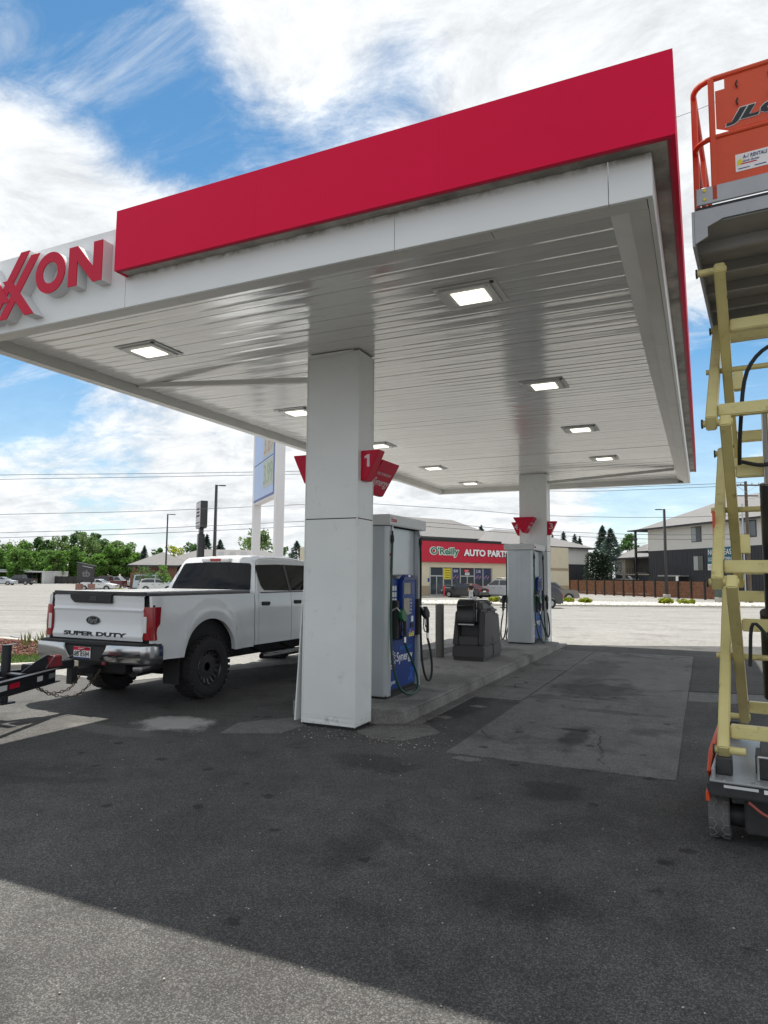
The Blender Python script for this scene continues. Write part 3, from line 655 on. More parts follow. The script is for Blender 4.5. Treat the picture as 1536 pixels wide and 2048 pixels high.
def dispenser(label, loc):
    t = thing('fuel_dispenser', label, 'fuel pump', loc)
    B(-.30, .30, -.58, .58, 0, .055).build('plinth', BLACKM, t)
    for s in (-1, 1):
        pts = [(-.32, s*.555), (-.275, s*.60), (-.06, s*.605), (-.05, s*.595), (.05, s*.595), (.06, s*.605), (.275, s*.60), (.32, s*.555), (.32, s*.47), (-.32, s*.47)]
        MB().prism(pts if s < 0 else pts[::-1], 'z', .03, 2.255).build('end_panel', GREYD, t, .008, 2, fix=True)
    B(-.19, .19, -.468, .468, .056, 2.254).build('core', GREYM, t)
    B(-.37, .37, -.655, .655, 2.26, 2.405).build('cap', GREYL, t, .012, 2)
    B(-.33, .33, -.61, .61, 2.256, 2.2595).build('cap_gasket', DARK, t)
    B(-.06, .02, -.3, -.24, 2.405, 2.43).build('antenna', BLACKM, t)
    for s in (1, -1):
        RM = Matrix.Identity(4) if s > 0 else Matrix.Rotation(math.pi, 4, 'Z')
        X = lambda *a: MB().box(*a).xf(RM)
        X(.191, .255, -.45, .45, 1.60, 2.25).build('recess_panel', GREYD, t, .006)
        lp = X(.191, .275, -.455, .455, .085, .735).build('lower_panel', BLUE, t, .006)
        X(.15, .262, -.455, .455, .056, .083).build('toe_kick', BLACKM, t)
        bz = X(.191, .292, -.462, .462, .742, 1.555).build('bezel', BLUE, t, .012, 2)
        # arched console
        pts = [(-.19, .78), (-.14, .74), (.24, .74), (.29, .78), (.29, 1.50), (.24, 1.585), (.15, 1.615), (-.06, 1.615), (-.15, 1.58), (-.19, 1.50)]
        co = MB().prism(pts, 'x', .293, .352).xf(RM).build('console', BLUE, t, .014, 2, fix=True)
        X(.353, .362, -.15, .25, 1.535, 1.575).build('console_hood', BLUED, co, .004)
        X(.3525, .356, -.13, .10, 1.345, 1.50).build('price_display', SCREEN, co)
        X(.3525, .356, .12, .235, 1.345, 1.50).build('side_display', BLUED, co)
        X(.3525, .360, -.15, .06, 1.06, 1.29).build('screen', SCREEN, co, .003)
        for k in range(5): X(.3525, .357, .10, .125 + .012*(k % 2), 1.255-k*.045, 1.272-k*.045).build('soft_key', WHT, co)
        X(.3525, .355, .13, .20, .96, 1.04).build('sticker', WHT, co)
        X(.3525, .358, -.12, .02, .86, 1.02).build('printer_slot', BLUED, co, .003)
        X(.3525, .362, .10, .20, .88, .945).build('card_reader', BLACKM, co, .004)
        for k in range(6):
            X(.3525, .3575, .06+.055*(k % 2), .105+.055*(k % 2), .845-.017*(k//2)-.001, .858-.017*(k//2)).build('key', BLUEL if k % 2 == 0 else LETRED, co)
        for k in range(9):
            X(.3525, .3565, .045+.062*(k % 3), .098+.062*(k % 3), .805-.022*(k//3), .822-.022*(k//3)).build('grade_button', YEL, co)
        X(.3525, .3555, .02, .10, 1.582, 1.608).build('sticker', WHT, co)
        for k in range(7):
            yy, zz = -.40+.085*(k % 2), 1.46-.085*(k//2)
            X(.2925, .294, yy, yy+.068, zz-.065, zz).build('sticker', GREYL if k < 5 else WHT, bz)
        X(.2925, .294, .36, .40, 1.36, 1.42).build('sticker', WHT, bz)
        # nozzle boots
        for yy in (-.375, .385):
            X(.2925, .375, yy-.055, yy+.055, .76, 1.27).build('nozzle_boot', BLACKM, t, .015, 2)
        # lower panel print
        Ro = (RM @ Vector((0, 1, 0))); 
        text('Synergy', RM @ Vector((.2755, -.19, .395)), Ro, (0, 0, 1), .55, .165, WHT, lp, .002, bold=.008)
        text('FUEL TECHNOLOGY', RM @ Vector((.2755, -.08, .585)), Ro, (0, 0, 1), .42, .045, BLUEL, lp, .002)
        text('pon', RM @ Vector((.2755, -.37, .135)), Ro, (0, 0, 1), .13, .06, WHT, lp, .002)
        dots = MB(); dr = MB()
        for k in range(44):
            a = k*2.4; r_ = .035+.075*math.sqrt(k/44); q = dots if (k % 3) else dr
            yy, zz = -.325+r_*math.cos(a), .47+r_*1.15*math.sin(a); w = .0085
            q.box(.2755, .2775, yy-w, yy+w, zz-w, zz+w)
        dots.xf(RM).build('printed_dots', WHT, lp); dr.xf(RM).build('printed_dots', LETRED, lp)
        bub = MB()
        for (yy, zz, r_) in ((.33, .20, .055), (.39, .28, .04), (.25, .16, .035), (.38, .14, .04), (.30, .30, .03)):
            bub.prism([(yy+r_*math.cos(a*math.pi/8), zz+r_*math.sin(a*math.pi/8)) for a in range(16)], 'x', .2755, .2765)
        bub.xf(RM).build('printed_bubbles', mat('print_bubble', (.015, .10, .42), .5), lp)
        text('Exxon', RM @ Vector((.3708, -.60, 2.305)), Ro, (0, 0, 1), .17, .06, LETRED, t, .002, bold=.01)
        # near hose (green) and far hose (black)
        for (col, pts, top) in ((GREENH, [(.34, -.50, 2.03), (.345, -.53, 1.7), (.35, -.55, 1.0), (.38, -.56, .5), (.44, -.47, .15), (.49, -.25, .035), (.49, .02, .06), (.46, .10, .22), (.43, .0, .42), (.41, -.14, .60), (.405, -.215, .70)], -.48),
                           (RUBBER, [(.34, .50, 2.03), (.345, .50, 1.7), (.35, .49, .9), (.37, .50, .4), (.40, .57, .14), (.43, .66, .10), (.445, .70, .25), (.435, .67, .5), (.415, .60, .70)], .48)):
            h = MB().tube(curve(pts, 5), .0165, 9).xf(RM).build('hose', col, t, smooth=True)
            MB().tube([(.33, top, 2.258), (.335, top-.005, 2.20), (.338, pts[0][1], 2.16)], .013, 8).xf(RM).build('hose_fitting', STEEL, h, smooth=True)
            MB().lathe([(.014, .10), (.014, .05), (.020, .045), (.026, 0), (.028, -.03), (.018, -.05), (.018, -.07)], tuple(Vector((.339, pts[0][1]+.002, 2.09))), 'z', 10).xf(RM).build('breakaway', BLACKM, h, smooth=True)
        nozzle(t, RM, .405, -.355, 1.03, GREENN if s > 0 else BLACKM)
        nozzle(t, RM, .415, .46, 1.03, BLACKM)
    B(.10, .245, -.4605, -.4602, 1.6, 1.61)
    nb = MB().box(.3225, .326, -.548, -.50, 1.62, 1.86).build('sticker', WHT, t)
    MB().box(.3225, .3265, -.548, -.50, 1.86, 1.89).build('sticker', LETRED, t)
    return t
dsp = dispenser('blue and grey fuel pump with green hose next to the numbered one column', (-4.07, 8.77, IZ))
dup(dsp, None, (-4.04, 17.085, IZ), 0, 'blue and grey fuel pump standing beside the farther column past the waste bin')

# bollard on the island
MB().lathe([(.085, 0), (.085, 1.02), (.078, 1.04), (.05, 1.05), (.001, 1.052)], (-4.80, 12.97, IZ), 'z', 20).build('bollard', mat('bollard_grey', (.16, .155, .14), .6, var=.1, vs_=6), None, smooth=True)
tag(C.objects['bollard'], 'plain grey steel bollard on the pump island next to the waste bin', 'bollard')

# waste bin with towel dispenser
t = thing('waste_bin', 'dark grey double waste bin with black paper towel holder on the pump island', 'waste bin', (-4.10, 13.24, IZ))
def frust(x0, x1, y0, y1, z0, z1, ix, iy0, iy1, mm, name, bev=.022):
    return MB().hexa([(x0, y0, z0), (x1, y0, z0), (x1, y1, z0), (x0, y1, z0)], [(x0+ix, y0+iy0, z1), (x1-ix, y0+iy0, z1), (x1-ix, y1-iy1, z1), (x0+ix, y1-iy1, z1)]).build(name, mm, t, bev, 3)
for (ya, yb, fr) in ((-.62, -.012, 1), (.012, .62, 0)):
    frust(-.325, .325, ya, yb, .05, .285, .012, .012*fr, .012*(1-fr), BINM, 'base_section')
    frust(-.30, .30, ya+.02*fr, yb-.02*(1-fr), 0, .052, 0, 0, 0, BINM, 'foot', .01)
    if fr:
        frust(-.318, -.20, ya+.015, yb, .288, .93, .045, .06, 0, BINM, 'side_wall')
        frust(.20, .318, ya+.015, yb, .288, .93, .0, .06, 0, BINM, 'side_wall')
        frust(-.20, .20, ya+.19, yb, .288, .93, 0, .02, 0, BINM, 'recess_back', .01)
        frust(-.205, .205, ya+.02, ya+.20, .288, .46, 0, .03, 0, BINM, 'front_ledge', .02)
        frust(-.27, .27, ya+.10, yb, .932, 1.12, .05, .05, .03, BINM, 'top_housing', .05)
    else:
        frust(-.313, .313, ya, yb-.01, .288, .86, .035, 0, .05, BINM, 'rear_body')
        frust(-.28, .28, ya, yb-.06, .863, 1.00, .03, 0, .08, BINM, 'lid', .05)
        frust(-.22, .22, ya+.1, yb-.15, 1.0, 1.13, .05, .05, .05, BINM, 'lid_flap', .05)
dx = -.04
MB().prism([(-.60, .70), (-.42, .66), (-.34, .70), (-.34, 1.12), (-.42, 1.165), (-.52, 1.15), (-.60, 1.05), (-.585, .93), (-.60, .85)], 'x', dx-.20, dx+.17).build('towel_holder', BINB, t, .025, 3, fix=True)
MB().box(dx+.171, dx+.178, -.50, -.47, .74, 1.10).build('holder_edge', GREYL, t)
MB().box(dx-.16, dx+.14, -.605, -.55, .672, .692).build('towel_slot', GREYL, t)
MB().prism([(-.05, 1.13), (.06, 1.13), (.075, 1.20), (-.02, 1.205)], 'y', -.27, -.262).build('paper_towel', WHT, t)

# ================================================================ PICKUP TRUCK
TX, TY = -7.50, 8.05
trk = thing('pickup_truck', 'white crew cab pickup on black off-road tyres parked beside the pump island', 'pickup truck', (TX, TY, 0))
HW = .99
def xside(y, z):
    """outer half width of the body skin"""
    w = HW
    if z > 1.25: w -= (z-1.25)*.10
    if z < .92: w -= (.92-z)*.05 - .012
    elif z < .98: w -= .0
    e = ((y+.03)/.62)**2 + ((z-.60)/.66)**2
    if z > .55 and abs(y) < 1.0: w += .042*math.exp(-((e-1.0)/.42)**2)*(1 if e > .6 else 1)
    e2 = ((y-4.5)/.62)**2 + ((z-.60)/.66)**2
    if z > .55 and abs(y-4.5) < 1.0: w += .042*math.exp(-((e2-1.0)/.42)**2)
    if z > .86 and z < .90: w -= .006
    if y < -1.05: w -= .03*((-1.05-y)/.15)**2
    if y > 4.9: w -= .10*((y-4.9)/.75)**2
    return w
def arch(y, yc, rx=.565, rz=.535, zc=.60, low=.64):
    q = 1-((y-yc)/rx)**2
    return max(low, zc+rz*math.sqrt(q)) if q > 0 else low
def side_panel(name, sg, y0, y1, zl, zt, mm=None, ny=24, nz=14, parent=trk):
    b = MB(); ys = [y0+(y1-y0)*i/ny for i in range(ny+1)]
    for yc in (-.03, 4.5):
        for k in range(-9, 10):
            yy = yc+.565*math.sin(k/9*math.pi/2)
            if y0 < yy < y1: ys.append(yy)
    ys = sorted(set(round(v, 4) for v in ys)); V = []; n = len(ys)
    for y in ys:
        lo = zl(y); hi = zt(y) if callable(zt) else zt
        for j in range(nz+1):
            z = lo+(hi-lo)*j/nz; V.append((sg*xside(y, z), y, z))
        V.append((sg*(xside(y, hi)-.06), y, hi+.004))
    k = nz+2
    F = [(i*k+j, (i+1)*k+j, (i+1)*k+j+1, i*k+j+1) for i in range(n-1) for j in range(k-1)]
    # return lip along the bottom
    o = len(V)
    for y in ys: V.append((sg*(xside(y, zl(y))-.07), y, zl(y)+.012))
    F += [(i*k, (i+1)*k, o+i+1, o+i) for i in range(n-1)]
    # end returns
    for (i0, yy, sgn) in ((0, ys[0], 1), ((n-1)*k, ys[-1], -1)):
        o = len(V)
        for j in range(k): v = V[i0+j]; V.append((v[0]-sg*.05, v[1]+sgn*.006, v[2]))
        F += [(i0+j, i0+j+1, o+j+1, o+j) for j in range(k-1)]
    return b.add(V, F).build(name, mm or TRUCKW, parent, smooth=True, fix=True, ang=40)
CABY = 1.06
zlow_r = lambda y: arch(y, -.03)
for sg in (1, -1):
    bp_ = side_panel('bed_side', sg, -1.17, CABY-.01, zlow_r, 1.475)
    cs = side_panel('cab_corner', sg, CABY+.012, 1.17, lambda y: .66, 1.475, ny=3)
    d1 = side_panel('rear_door', sg, 1.18, 2.13, lambda y: .66, 1.475, ny=8)
    d2 = side_panel('front_door', sg, 2.142, 3.36, lambda y: .66, 1.475, ny=8)
    fe = side_panel('front_fender', sg, 3.37, 5.35, lambda y: arch(y, 4.5, low=.66), lambda y: 1.475-.08*max(0, (y-3.6)/1.8))
    for (dr, yy) in ((d1, 1.36), (d2, 2.33)):
        MB().box(min(sg*.955, sg*.975), max(sg*.955, sg*.975), yy-.13, yy+.13, 1.255, 1.36).build('handle_cup', TRUCKW, dr, .01, 2)
        MB().prism([(yy-.115, 1.275), (yy+.10, 1.27), (yy+.115, 1.29), (yy+.115, 1.335), (yy-.115, 1.34)], 'x', min(sg*.976, sg*1.006), max(sg*.976, sg*1.006)).build('door_handle', BLACKM, dr, .01, 2, fix=True)
    # rocker and step bar
    MB().tube([(sg*1.0, 1.25, .47), (sg*1.01, 1.4, .46), (sg*1.01, 3.3, .46), (sg*1.0, 3.45, .47)], .048, 10).build('step_bar', BLACKP, trk, smooth=True)
    MB().box(min(sg*.96, sg*1.035), max(sg*.96, sg*1.035), 1.36, 3.34, .498, .512).build('step_pad', STEEL, trk)
    for yy in (1.5, 2.4, 3.2): MB().bar((sg*.98, yy, .47), (sg*.6, yy, .56), .05, .03).build('step_bracket', BLACKM, trk)
    # wheel wells
    for yc in (-.03, 4.5):
        b = MB(); n = 14
        V = []
        for i in range(n+1):
            a = math.pi*i/n; V += [(sg*.93, yc+.575*math.cos(a), .58+.545*math.sin(a)), (sg*.45, yc+.575*math.cos(a), .58+.545*math.sin(a))]
        b.add(V, [(2*i, 2*i+1, 2*i+3, 2*i+2) for i in range(n)]); b.add([(sg*.451, yc+.575, .4), (sg*.451, yc-.575, .4), (sg*.451, yc-.575, 1.13), (sg*.451, yc+.575, 1.13)], [(0, 1, 2, 3)])
        b.build('wheel_well', BLACKM, trk)
# dark inner body so panel gaps read dark
B(-.90, .90, -1.14, CABY-.03, .72, 1.455).build('bed_inner', DARK, trk)
B(-.92, .92, CABY+.02, 3.40, .70, 1.47).build('cab_inner', DARK, trk)
B(-.44, .44, -1.1, 5.2, .42, .72).build('chassis', BLACKM, trk, .03)
for yc in (-.03, 4.5):
    MB().tube([(-.8, yc, .43), (-.2, yc, .43), (-.12, yc, .43), (.12, yc, .43), (.2, yc, .43), (.8, yc, .43)], [.055, .055, .15, .15, .055, .055], 12).build('axle', BLACKM, trk, smooth=True)
MB().tube([(.55, -1.0, .50), (.62, -1.0, .50), (.62, -.55, .52)], .055, 10).build('exhaust_pipe', STEEL, trk, smooth=True)
MB().tube([(.45, -.95, .48), (.45, -.4, .50)], .11, 12).build('muffler', LDARK, trk, smooth=True)
for sg in (1, -1): MB().box(sg*.8-.14, sg*.8+.14, -.60, -.585, .26, .70).build('mud_flap', RUBBER, trk)
# cab top
ol = [(CABY+.05, 1.47), (CABY+.10, 1.62), (CABY+.26, 1.985), (CABY+.33, 2.045), (1.9, 2.085), (2.5, 2.08), (2.95, 2.035), (3.05, 2.0), (3.80, 1.55), (3.88, 1.47)]
def inset(z): return .20*max(0, (z-1.47))/.60
b = MB(); n = len(ol); V = []
cols = [-1, -.93, -.8, -.4, 0, .4, .8, .93, 1]
for (y, z) in ol:
    for c in cols:
        hw = HW-.035-inset(z)
        zz = z + (.03*(1-(abs(c))**3) if z > 1.9 else 0) - (.02 if abs(c) == 1 and z > 1.95 else 0)
        V.append((c*hw, y - (.03*abs(c)**2 if y > 2.6 else -.03*abs(c)**2 if y < 1.5 else 0), zz))
k = len(cols)
F = [(i*k+j, (i+1)*k+j, (i+1)*k+j+1, i*k+j+1) for i in range(n-1) for j in range(k-1)]
F += [tuple(i*k for i in range(n))[::-1], tuple(i*k+k-1 for i in range(n))]
b.add(V, F); b.build('cab', TRUCKW, trk, .022, 2, fix=True, ang=30)
# rear window glass
CABV = V[:]; CK = k
def cabpt(i, f, c):
    """point on the cab skin between outline rings i and i+1, at lateral fraction c, pushed out 4 mm"""
    def ring(r_):
        for q in range(CK-1):
            if cols[q] <= c <= cols[q+1]:
                f_ = (c-cols[q])/(cols[q+1]-cols[q]); A_, B_ = Vector(CABV[r_*CK+q]), Vector(CABV[r_*CK+q+1]); return A_+(B_-A_)*f_
    p = ring(i); p = p+(ring(i+1)-p)*f; return (p.x, p.y-.007, p.z+.003)
g = MB(); V = []
gc = [-.885, -.8, -.4, 0, .4, .8, .885]; rows_ = [(0, .15), (0, .6), (1, 0.0), (1, .3), (1, .6), (1, .82), (1, .90)]
for ri, (i, f) in enumerate(rows_):
    for c in gc:
        if abs(c) > .85 and ri in (0, len(rows_)-1): c = math.copysign(.855, c)
        V.append(cabpt(i, f, c))
kk_ = len(gc); g.add(V, [(r*kk_+i, r*kk_+i+1, (r+1)*kk_+i+1, (r+1)*kk_+i) for r in range(len(rows_)-1) for i in range(kk_-1)])
rw = g.build('rear_window', GLASSD, trk, smooth=True)
# brake light strip over the window
MB().box(-.30, .30, CABY+.215, CABY+.30, 1.985, 2.045).build('brake_light_housing', TRUCKW, trk, .01, 2)
MB().box(-.11, .11, CABY+.205, CABY+.22, 1.992, 2.04).build('brake_light', TAILR, trk, .005)
for sg in (1, -1): MB().box(sg*.2-.08, sg*.2+.08, CABY+.208, CABY+.22, 1.996, 2.036).build('cargo_lamp', TAILW, trk, .005)
# side windows
def sp(sg, y, z): return (sg*(HW-.035-inset(z)+.004), y, z)
for sg in (1, -1):
    for nm, pts in (('side_window', [(1.36, 1.52), (2.10, 1.505), (2.10, 1.95), (1.95, 1.955), (1.30, 1.935), (1.27, 1.89), (1.30, 1.60)]), ('side_window', [(2.17, 1.505), (3.30, 1.50), (3.40, 1.54), (2.90, 1.93), (2.80, 1.95), (2.17, 1.952)])):
        b = MB().add([sp(sg, y, z) for (y, z) in pts], [tuple(range(len(pts)))]); b.build(nm, GLASSD, trk, fix=False)
    b = MB()
    b.bar(sp(sg, 2.135, 1.50), sp(sg, 2.135, 1.955), .06, .012, up=(sg, 0, 0)); b.build('door_pillar', BLACKP, trk)
    MB().bar((sg*.965, 1.25, 1.485), (sg*.965, 3.38, 1.485), .02, .02).build('belt_trim', BLACKP, trk)
    # mirrors
    MB().box(sg*1.16-.11, sg*1.16+.11, 3.10, 3.22, 1.45, 1.78).build('door_mirror', BLACKM, trk, .03, 2)
    MB().bar((sg*.95, 3.2, 1.52), (sg*1.1, 3.17, 1.55), .05, .05).build('mirror_arm', BLACKM, trk)
b = MB().add([(-.80, 3.75, 1.54), (.80, 3.75, 1.54), (.70, 3.10, 1.985), (-.70, 3.10, 1.985)], [(0, 1, 2, 3)]); 
for i, v in enumerate(b.v): b.v[i] = (v[0], v[1]+.03, v[2]+.035)
b.build('windshield', GLASSD, trk)
# hood and front
MB().hexa([(-.94, 3.35, 1.2), (.94, 3.35, 1.2), (.86, 5.38, 1.2), (-.86, 5.38, 1.2)], [(-.90, 3.6, 1.50), (.90, 3.6, 1.50), (.80, 5.32, 1.40), (-.80, 5.32, 1.40)]).build('hood', TRUCKW, trk, .05, 3)
B(-.84, .84, 5.30, 5.44, .80, 1.33).build('grille', CHROME, trk, .03)
B(-.96, .96, 5.36, 5.62, .58, .82).build('front_bumper', CHROME, trk, .04, 2)
for sg in (1, -1): B(sg*.80-.12, sg*.80+.12, 5.28, 5.42, .95, 1.3).build('headlight', TAILW, trk, .02)
# bed rail, tonneau cover
TON = mat('tonneau', (.34, .35, .36), .45, var=.06, vs_=4)
MB().box(-.90, .90, -1.18, CABY-.02, 1.478, 1.505).build('bed_rail', BLACKP, trk, .006)
MB().box(-.845, .845, -1.16, CABY+.04, 1.506, 1.527).build('tonneau_cover', TON, trk, .008, 2)
for yy in (-.60, -.05, .5): MB().box(-.84, .84, yy-.006, yy+.006, 1.5275, 1.530).build('cover_seam', BLACKM, trk)
MB().box(-.85, .85, -1.19, -1.161, 1.500, 1.53).build('cover_edge', BLACKP, trk, .006)
MB().box(.86, .905, .95, 1.04, 1.507, 1.52); 
# tailgate with pressed creases
def tg(u, v):
    x = -.835+1.67*u; z = .885+.59*v; y = -1.195
    y -= .018*math.exp(-((z-1.02)/.02)**2)*0 
    if z < 1.00: y -= .014*(1-abs(z-.94)/.06 if abs(z-.94) < .06 else 0)
    if 1.00 < z < 1.26: y += .008*math.sin((z-1.00)/.26*math.pi)
    if 1.26 < z < 1.31: y -= .014*math.sin((z-1.26)/.05*math.pi)
    if z > 1.40: y -= .012*((z-1.40)/.075)
    if v > .985: y += .03
    if u < .015 or u > .985: y += .012
    return (x, y, z)
tgm = MB().grid(tg, 40, 44); tgo = tgm.build('tailgate', TRUCKW, trk, smooth=True)
for i, pol in enumerate(()): pass
tgo.data.flip_normals()
text('SUPER DUTY', (-.60, -1.2035, .925), (1, 0, 0), (0, 0, 1), 1.16, .058, BLACKM, tgo, .006, bold=.045)
b = MB(); n = 32
b.prism([(-.06+.135*math.cos(2*math.pi*i/n), 1.135+.062*math.sin(2*math.pi*i/n)) for i in range(n)], 'y', -1.200, -1.183)
em = b.build('emblem', CHROME, tgo, .004, 2, fix=True)
b = MB(); b.prism([(-.06+.122*math.cos(2*math.pi*i/n), 1.135+.052*math.sin(2*math.pi*i/n)) for i in range(n)], 'y', -1.203, -1.1995)
b.build('emblem_face', mat('emblem_dark', (.006, .008, .02), .25), em, fix=True)
text('Ford', (-.145, -1.2035, 1.10), (1, 0, 0), (0, 0, 1), .17, .07, CHROME, em, .003, shear=.3, bold=.005)
MB().prism([(-.49, 1.46), (-.47, 1.42), (-.40, 1.372), (.305, 1.368), (.30, 1.40), (.305, 1.495), (-.47, 1.50)], 'y', -1.235, -1.20).build('tailgate_handle', BLACKM, tgo, .01, 2, fix=True)
B(-.10, .03, -1.240, -1.236, 1.40, 1.46).build('handle_lever', BLACKP, tgo, .004)
# tail lights
for sg in (1, -1):
    pz = [(.905, .0), (.905, .115), (1.06, .125), (1.10, .155), (1.335, .165), (1.345, .0)]
    V = []; 
    ring = [(.905, -1.185, .085), (1.0, -1.19, .085), (1.06, -1.195, .10), (1.11, -1.195, .15), (1.335, -1.19, .165)]
    b = MB(); rows = []
    for (z, yb, ln) in ring:
        w = xside(-1.0, z)+.006
        rows.append([(sg*.842, yb+.02, z), (sg*.846, yb-.012, z), (sg*(w-.05), yb-.012, z), (sg*(w-.012), yb+.012, z), (sg*w, yb+.05, z), (sg*w, yb+ln, z), (sg*(w-.05), yb+ln, z)])
    V = [p for r in rows for p in r]; k = 7
    F = [(i*k+j, i*k+j+1, (i+1)*k+j+1, (i+1)*k+j) for i in range(len(rows)-1) for j in range(k-1)] + [tuple(range(k)), tuple(range((len(rows)-1)*k, len(rows)*k))]
    tl = b.add(V, F).build('tail_light', TAILR, trk, .006, 2, fix=True)
    B(min(sg*.851, sg*.91), max(sg*.851, sg*.91), -1.2125, -1.204, 1.00, 1.21).build('reverse_lens', TAILW, tl, .004, 2)
    B(min(sg*.84, sg*.97), max(sg*.84, sg*.97), -1.16, -1.05, .88, 1.36).build('tail_light_backing', DARK, trk)
# rear bumper
bp0 = [(-1.02, -1.02), (-1.02, -1.22), (-.93, -1.33), (-.40, -1.385), (.40, -1.385), (.93, -1.33), (1.02, -1.22), (1.02, -1.02)]
for sg in (1, -1):
    pts = [(sg*1.03, -1.0), (sg*1.03, -1.22), (sg*.95, -1.33), (sg*.44, -1.39), (sg*.33, -1.38), (sg*.33, -1.30), (sg*.9, -1.22), (sg*.96, -1.0)]
    b = MB(); V = []
    n = len(pts)
    for (z, f) in ((.60, .90), (.64, .985), (.72, 1.0), (.79, .995), (.835, .97)):
        for (x, y) in pts:
            q = 1.0
            if abs(x) < .5 and z > .74: x = sg*(abs(x)+.05)
            if abs(x) < .5 and z < .66: x = sg*(abs(x)-.06)
            V.append((x*(1 if abs(x) < .9 else f*.0+1-.03*(1-f)*5), -1.0+(y+1.0)*f, z))
    F = [(r*n+i, r*n+(i+1) % n, (r+1)*n+(i+1) % n, (r+1)*n+i) for r in range(4) for i in range(n)] + [tuple(range(n)), tuple(range(4*n, 5*n))]
    b.add(V, F).build('bumper_chrome', CHROME, trk, .008, 2, fix=True, ang=40)
MB().prism([(-1.0, -1.20), (-.92, -1.32), (-.40, -1.372), (.40, -1.372), (.92, -1.32), (1.0, -1.20), (1.0, -1.0), (-1.0, -1.0)], 'z', .825, .865).build('bumper_step', BLACKM, trk, .01, 2)
B(-.40, .40, -1.34, -1.05, .60, .822).build('bumper_center', BLACKM, trk, .015, 2)
B(-.32, .32, -1.20, -1.0, .866, .885).build('bumper_gap_cover', DARK, trk)
pl_ = B(-.225, .085, -1.352, -1.343, .635, .79).build('licence_plate', WHT, trk, .004)
B(-.223, .083, -1.3555, -1.3525, .745, .788).build('plate_band', LETRED, pl_); B(-.223, .083, -1.3555, -1.3525, .637, .655).build('plate_band', BLUED, pl_)
text('8B 8584', (-.205, -1.3535, .665), (1, 0, 0), (0, 0, 1), .27, .07, BLACKM, pl_, .003)
text('IDAHO', (-.13, -1.3565, .757), (1, 0, 0), (0, 0, 1), .12, .02, WHT, pl_, .002)
# hitch
B(-.06, .06, -1.52, -.9, .44, .53).build('hitch_receiver', BLACKM, trk, .006)
B(-.05, .05, -1.60, -1.5, .34, .56).build('ball_mount', BLACKM, trk, .006)
MB().lathe([(.02, 0), (.02, .04), (.035, .05), (.04, .075), (.03, .10), (.001, .108)], (0, -1.62, .545), 'z', 14).build('hitch_ball', CHROME, trk, smooth=True)
B(.34, .40, -1.40, -1.36, .575, .615).build('tow_hook', mat('hook_red', (.16, .012, .02), .5), trk, .01)
# wheels
def wheel(sg, y):
    R_, w = .445, .32; xo = sg*1.0; c = (xo, y, R_)
    prof = [(.262, -.15), (.30, -.158), (.36, -.165), (.41, -.155), (.438, -.125), (.443, -.06), (.443, .06), (.438, .125), (.41, .155), (.36, .165), (.30, .158), (.262, .15)]
    ty = MB().lathe([(r_, h*sg) for r_, h in prof], (xo-sg*.14, y, R_), 'x', 40, closed=True).build('tyre', RUBBER, trk, smooth=True, fix=True, ang=50)
    b = MB()
    for i in range(34):
        a = 2*math.pi*i/34
        for (x0, x1, da) in ((-.165, -.06, 0), (-.05, .05, .09), (.06, .165, 0)):
            M_ = Matrix.Translation((xo-sg*.14, y, R_)) @ Matrix.Rotation(a+da, 4, 'X')
            r0_ = .415 if abs(x0+x1) > .05 else .435
            q = MB().box(x0, x1, -.026, .026, r0_, .452 if abs(x0+x1) < .05 else .447); q.xf(M_); b.add(q.v, q.f)
    b.build('tread_blocks', RUBBER, ty)
    rm = MB().lathe([(.262, .10*sg), (.262, .145*sg), (.25, .155*sg), (.236, .14*sg), (.232, .07*sg), (.10, .06*sg), (.085, .09*sg), (.06, .10*sg), (.001, .10*sg)], (xo-sg*.14, y, R_), 'x', 36).build('rim', BLACKP, trk, smooth=True, fix=True)
    for i in range(16):
        a = 2*math.pi*i/16; M_ = Matrix.Translation((xo-sg*.14, y, R_)) @ Matrix.Rotation(a, 4, 'X')
        MB().hexa([(min(sg*.06, sg*.10), -.011, .165), (max(sg*.06, sg*.10), -.011, .165), (max(sg*.06, sg*.10), .011, .165), (min(sg*.06, sg*.10), .011, .165)], [(min(sg*.10, sg*.135), -.022, .245), (max(sg*.10, sg*.135), -.022, .245), (max(sg*.10, sg*.135), .022, .245), (min(sg*.10, sg*.135), .022, .245)]).xf(M_).build('spoke', mat('spoke_dark', (.07, .07, .072), .35, metal=.7), rm)
    b = MB()
    for i in range(8):
        a = 2*math.pi*i/8; b.lathe([(.011, 0), (.011, .03)], (xo-sg*.14+sg*.06-(.0 if sg > 0 else .03), y+.075*math.cos(a)*1.0, R_+.075*math.sin(a)), 'x', 6)
    b.build('lug_nuts', STEEL, rm)
for sg in (1, -1):
    for y in (-.03, 4.5): wheel(sg, y)
# antenna fin etc.
# ================================================================ TRAILER hitched to the pickup
trl = thing('flatbed_trailer', 'black steel trailer tongue with chains hitched to the white pickup', 'trailer', (TX, 5.0, 0))
CH = mat('trailer_black', (.016, .017, .022), .4, var=.2, vs_=8)
HX, HY = TX, TY-1.62   # ball
def chan(a, b_, h=.17, w=.07, name='tongue_rail'):
    a, b_ = Vector(a), Vector(b_); d = (b_-a).normalized(); n_ = Vector((d.y, -d.x, 0)); m_ = MB()
    m_.bar(a, b_, .012, h); 
    for s in (1, -1):
        o_ = Vector((0, 0, s*(h/2-.006))); m_.bar(a+o_-n_*w/2, b_+o_-n_*w/2, w, .012)
    return m_.build(name, CH, trl, local=False)
zr = .50
for s in (1, -1):
    chan((HX+s*.07, HY-.25, zr), (HX+s*1.02, HY-2.6, zr))
chan((HX-.98, HY-2.6, zr), (HX+.98, HY-2.6, zr), name='front_crossmember')
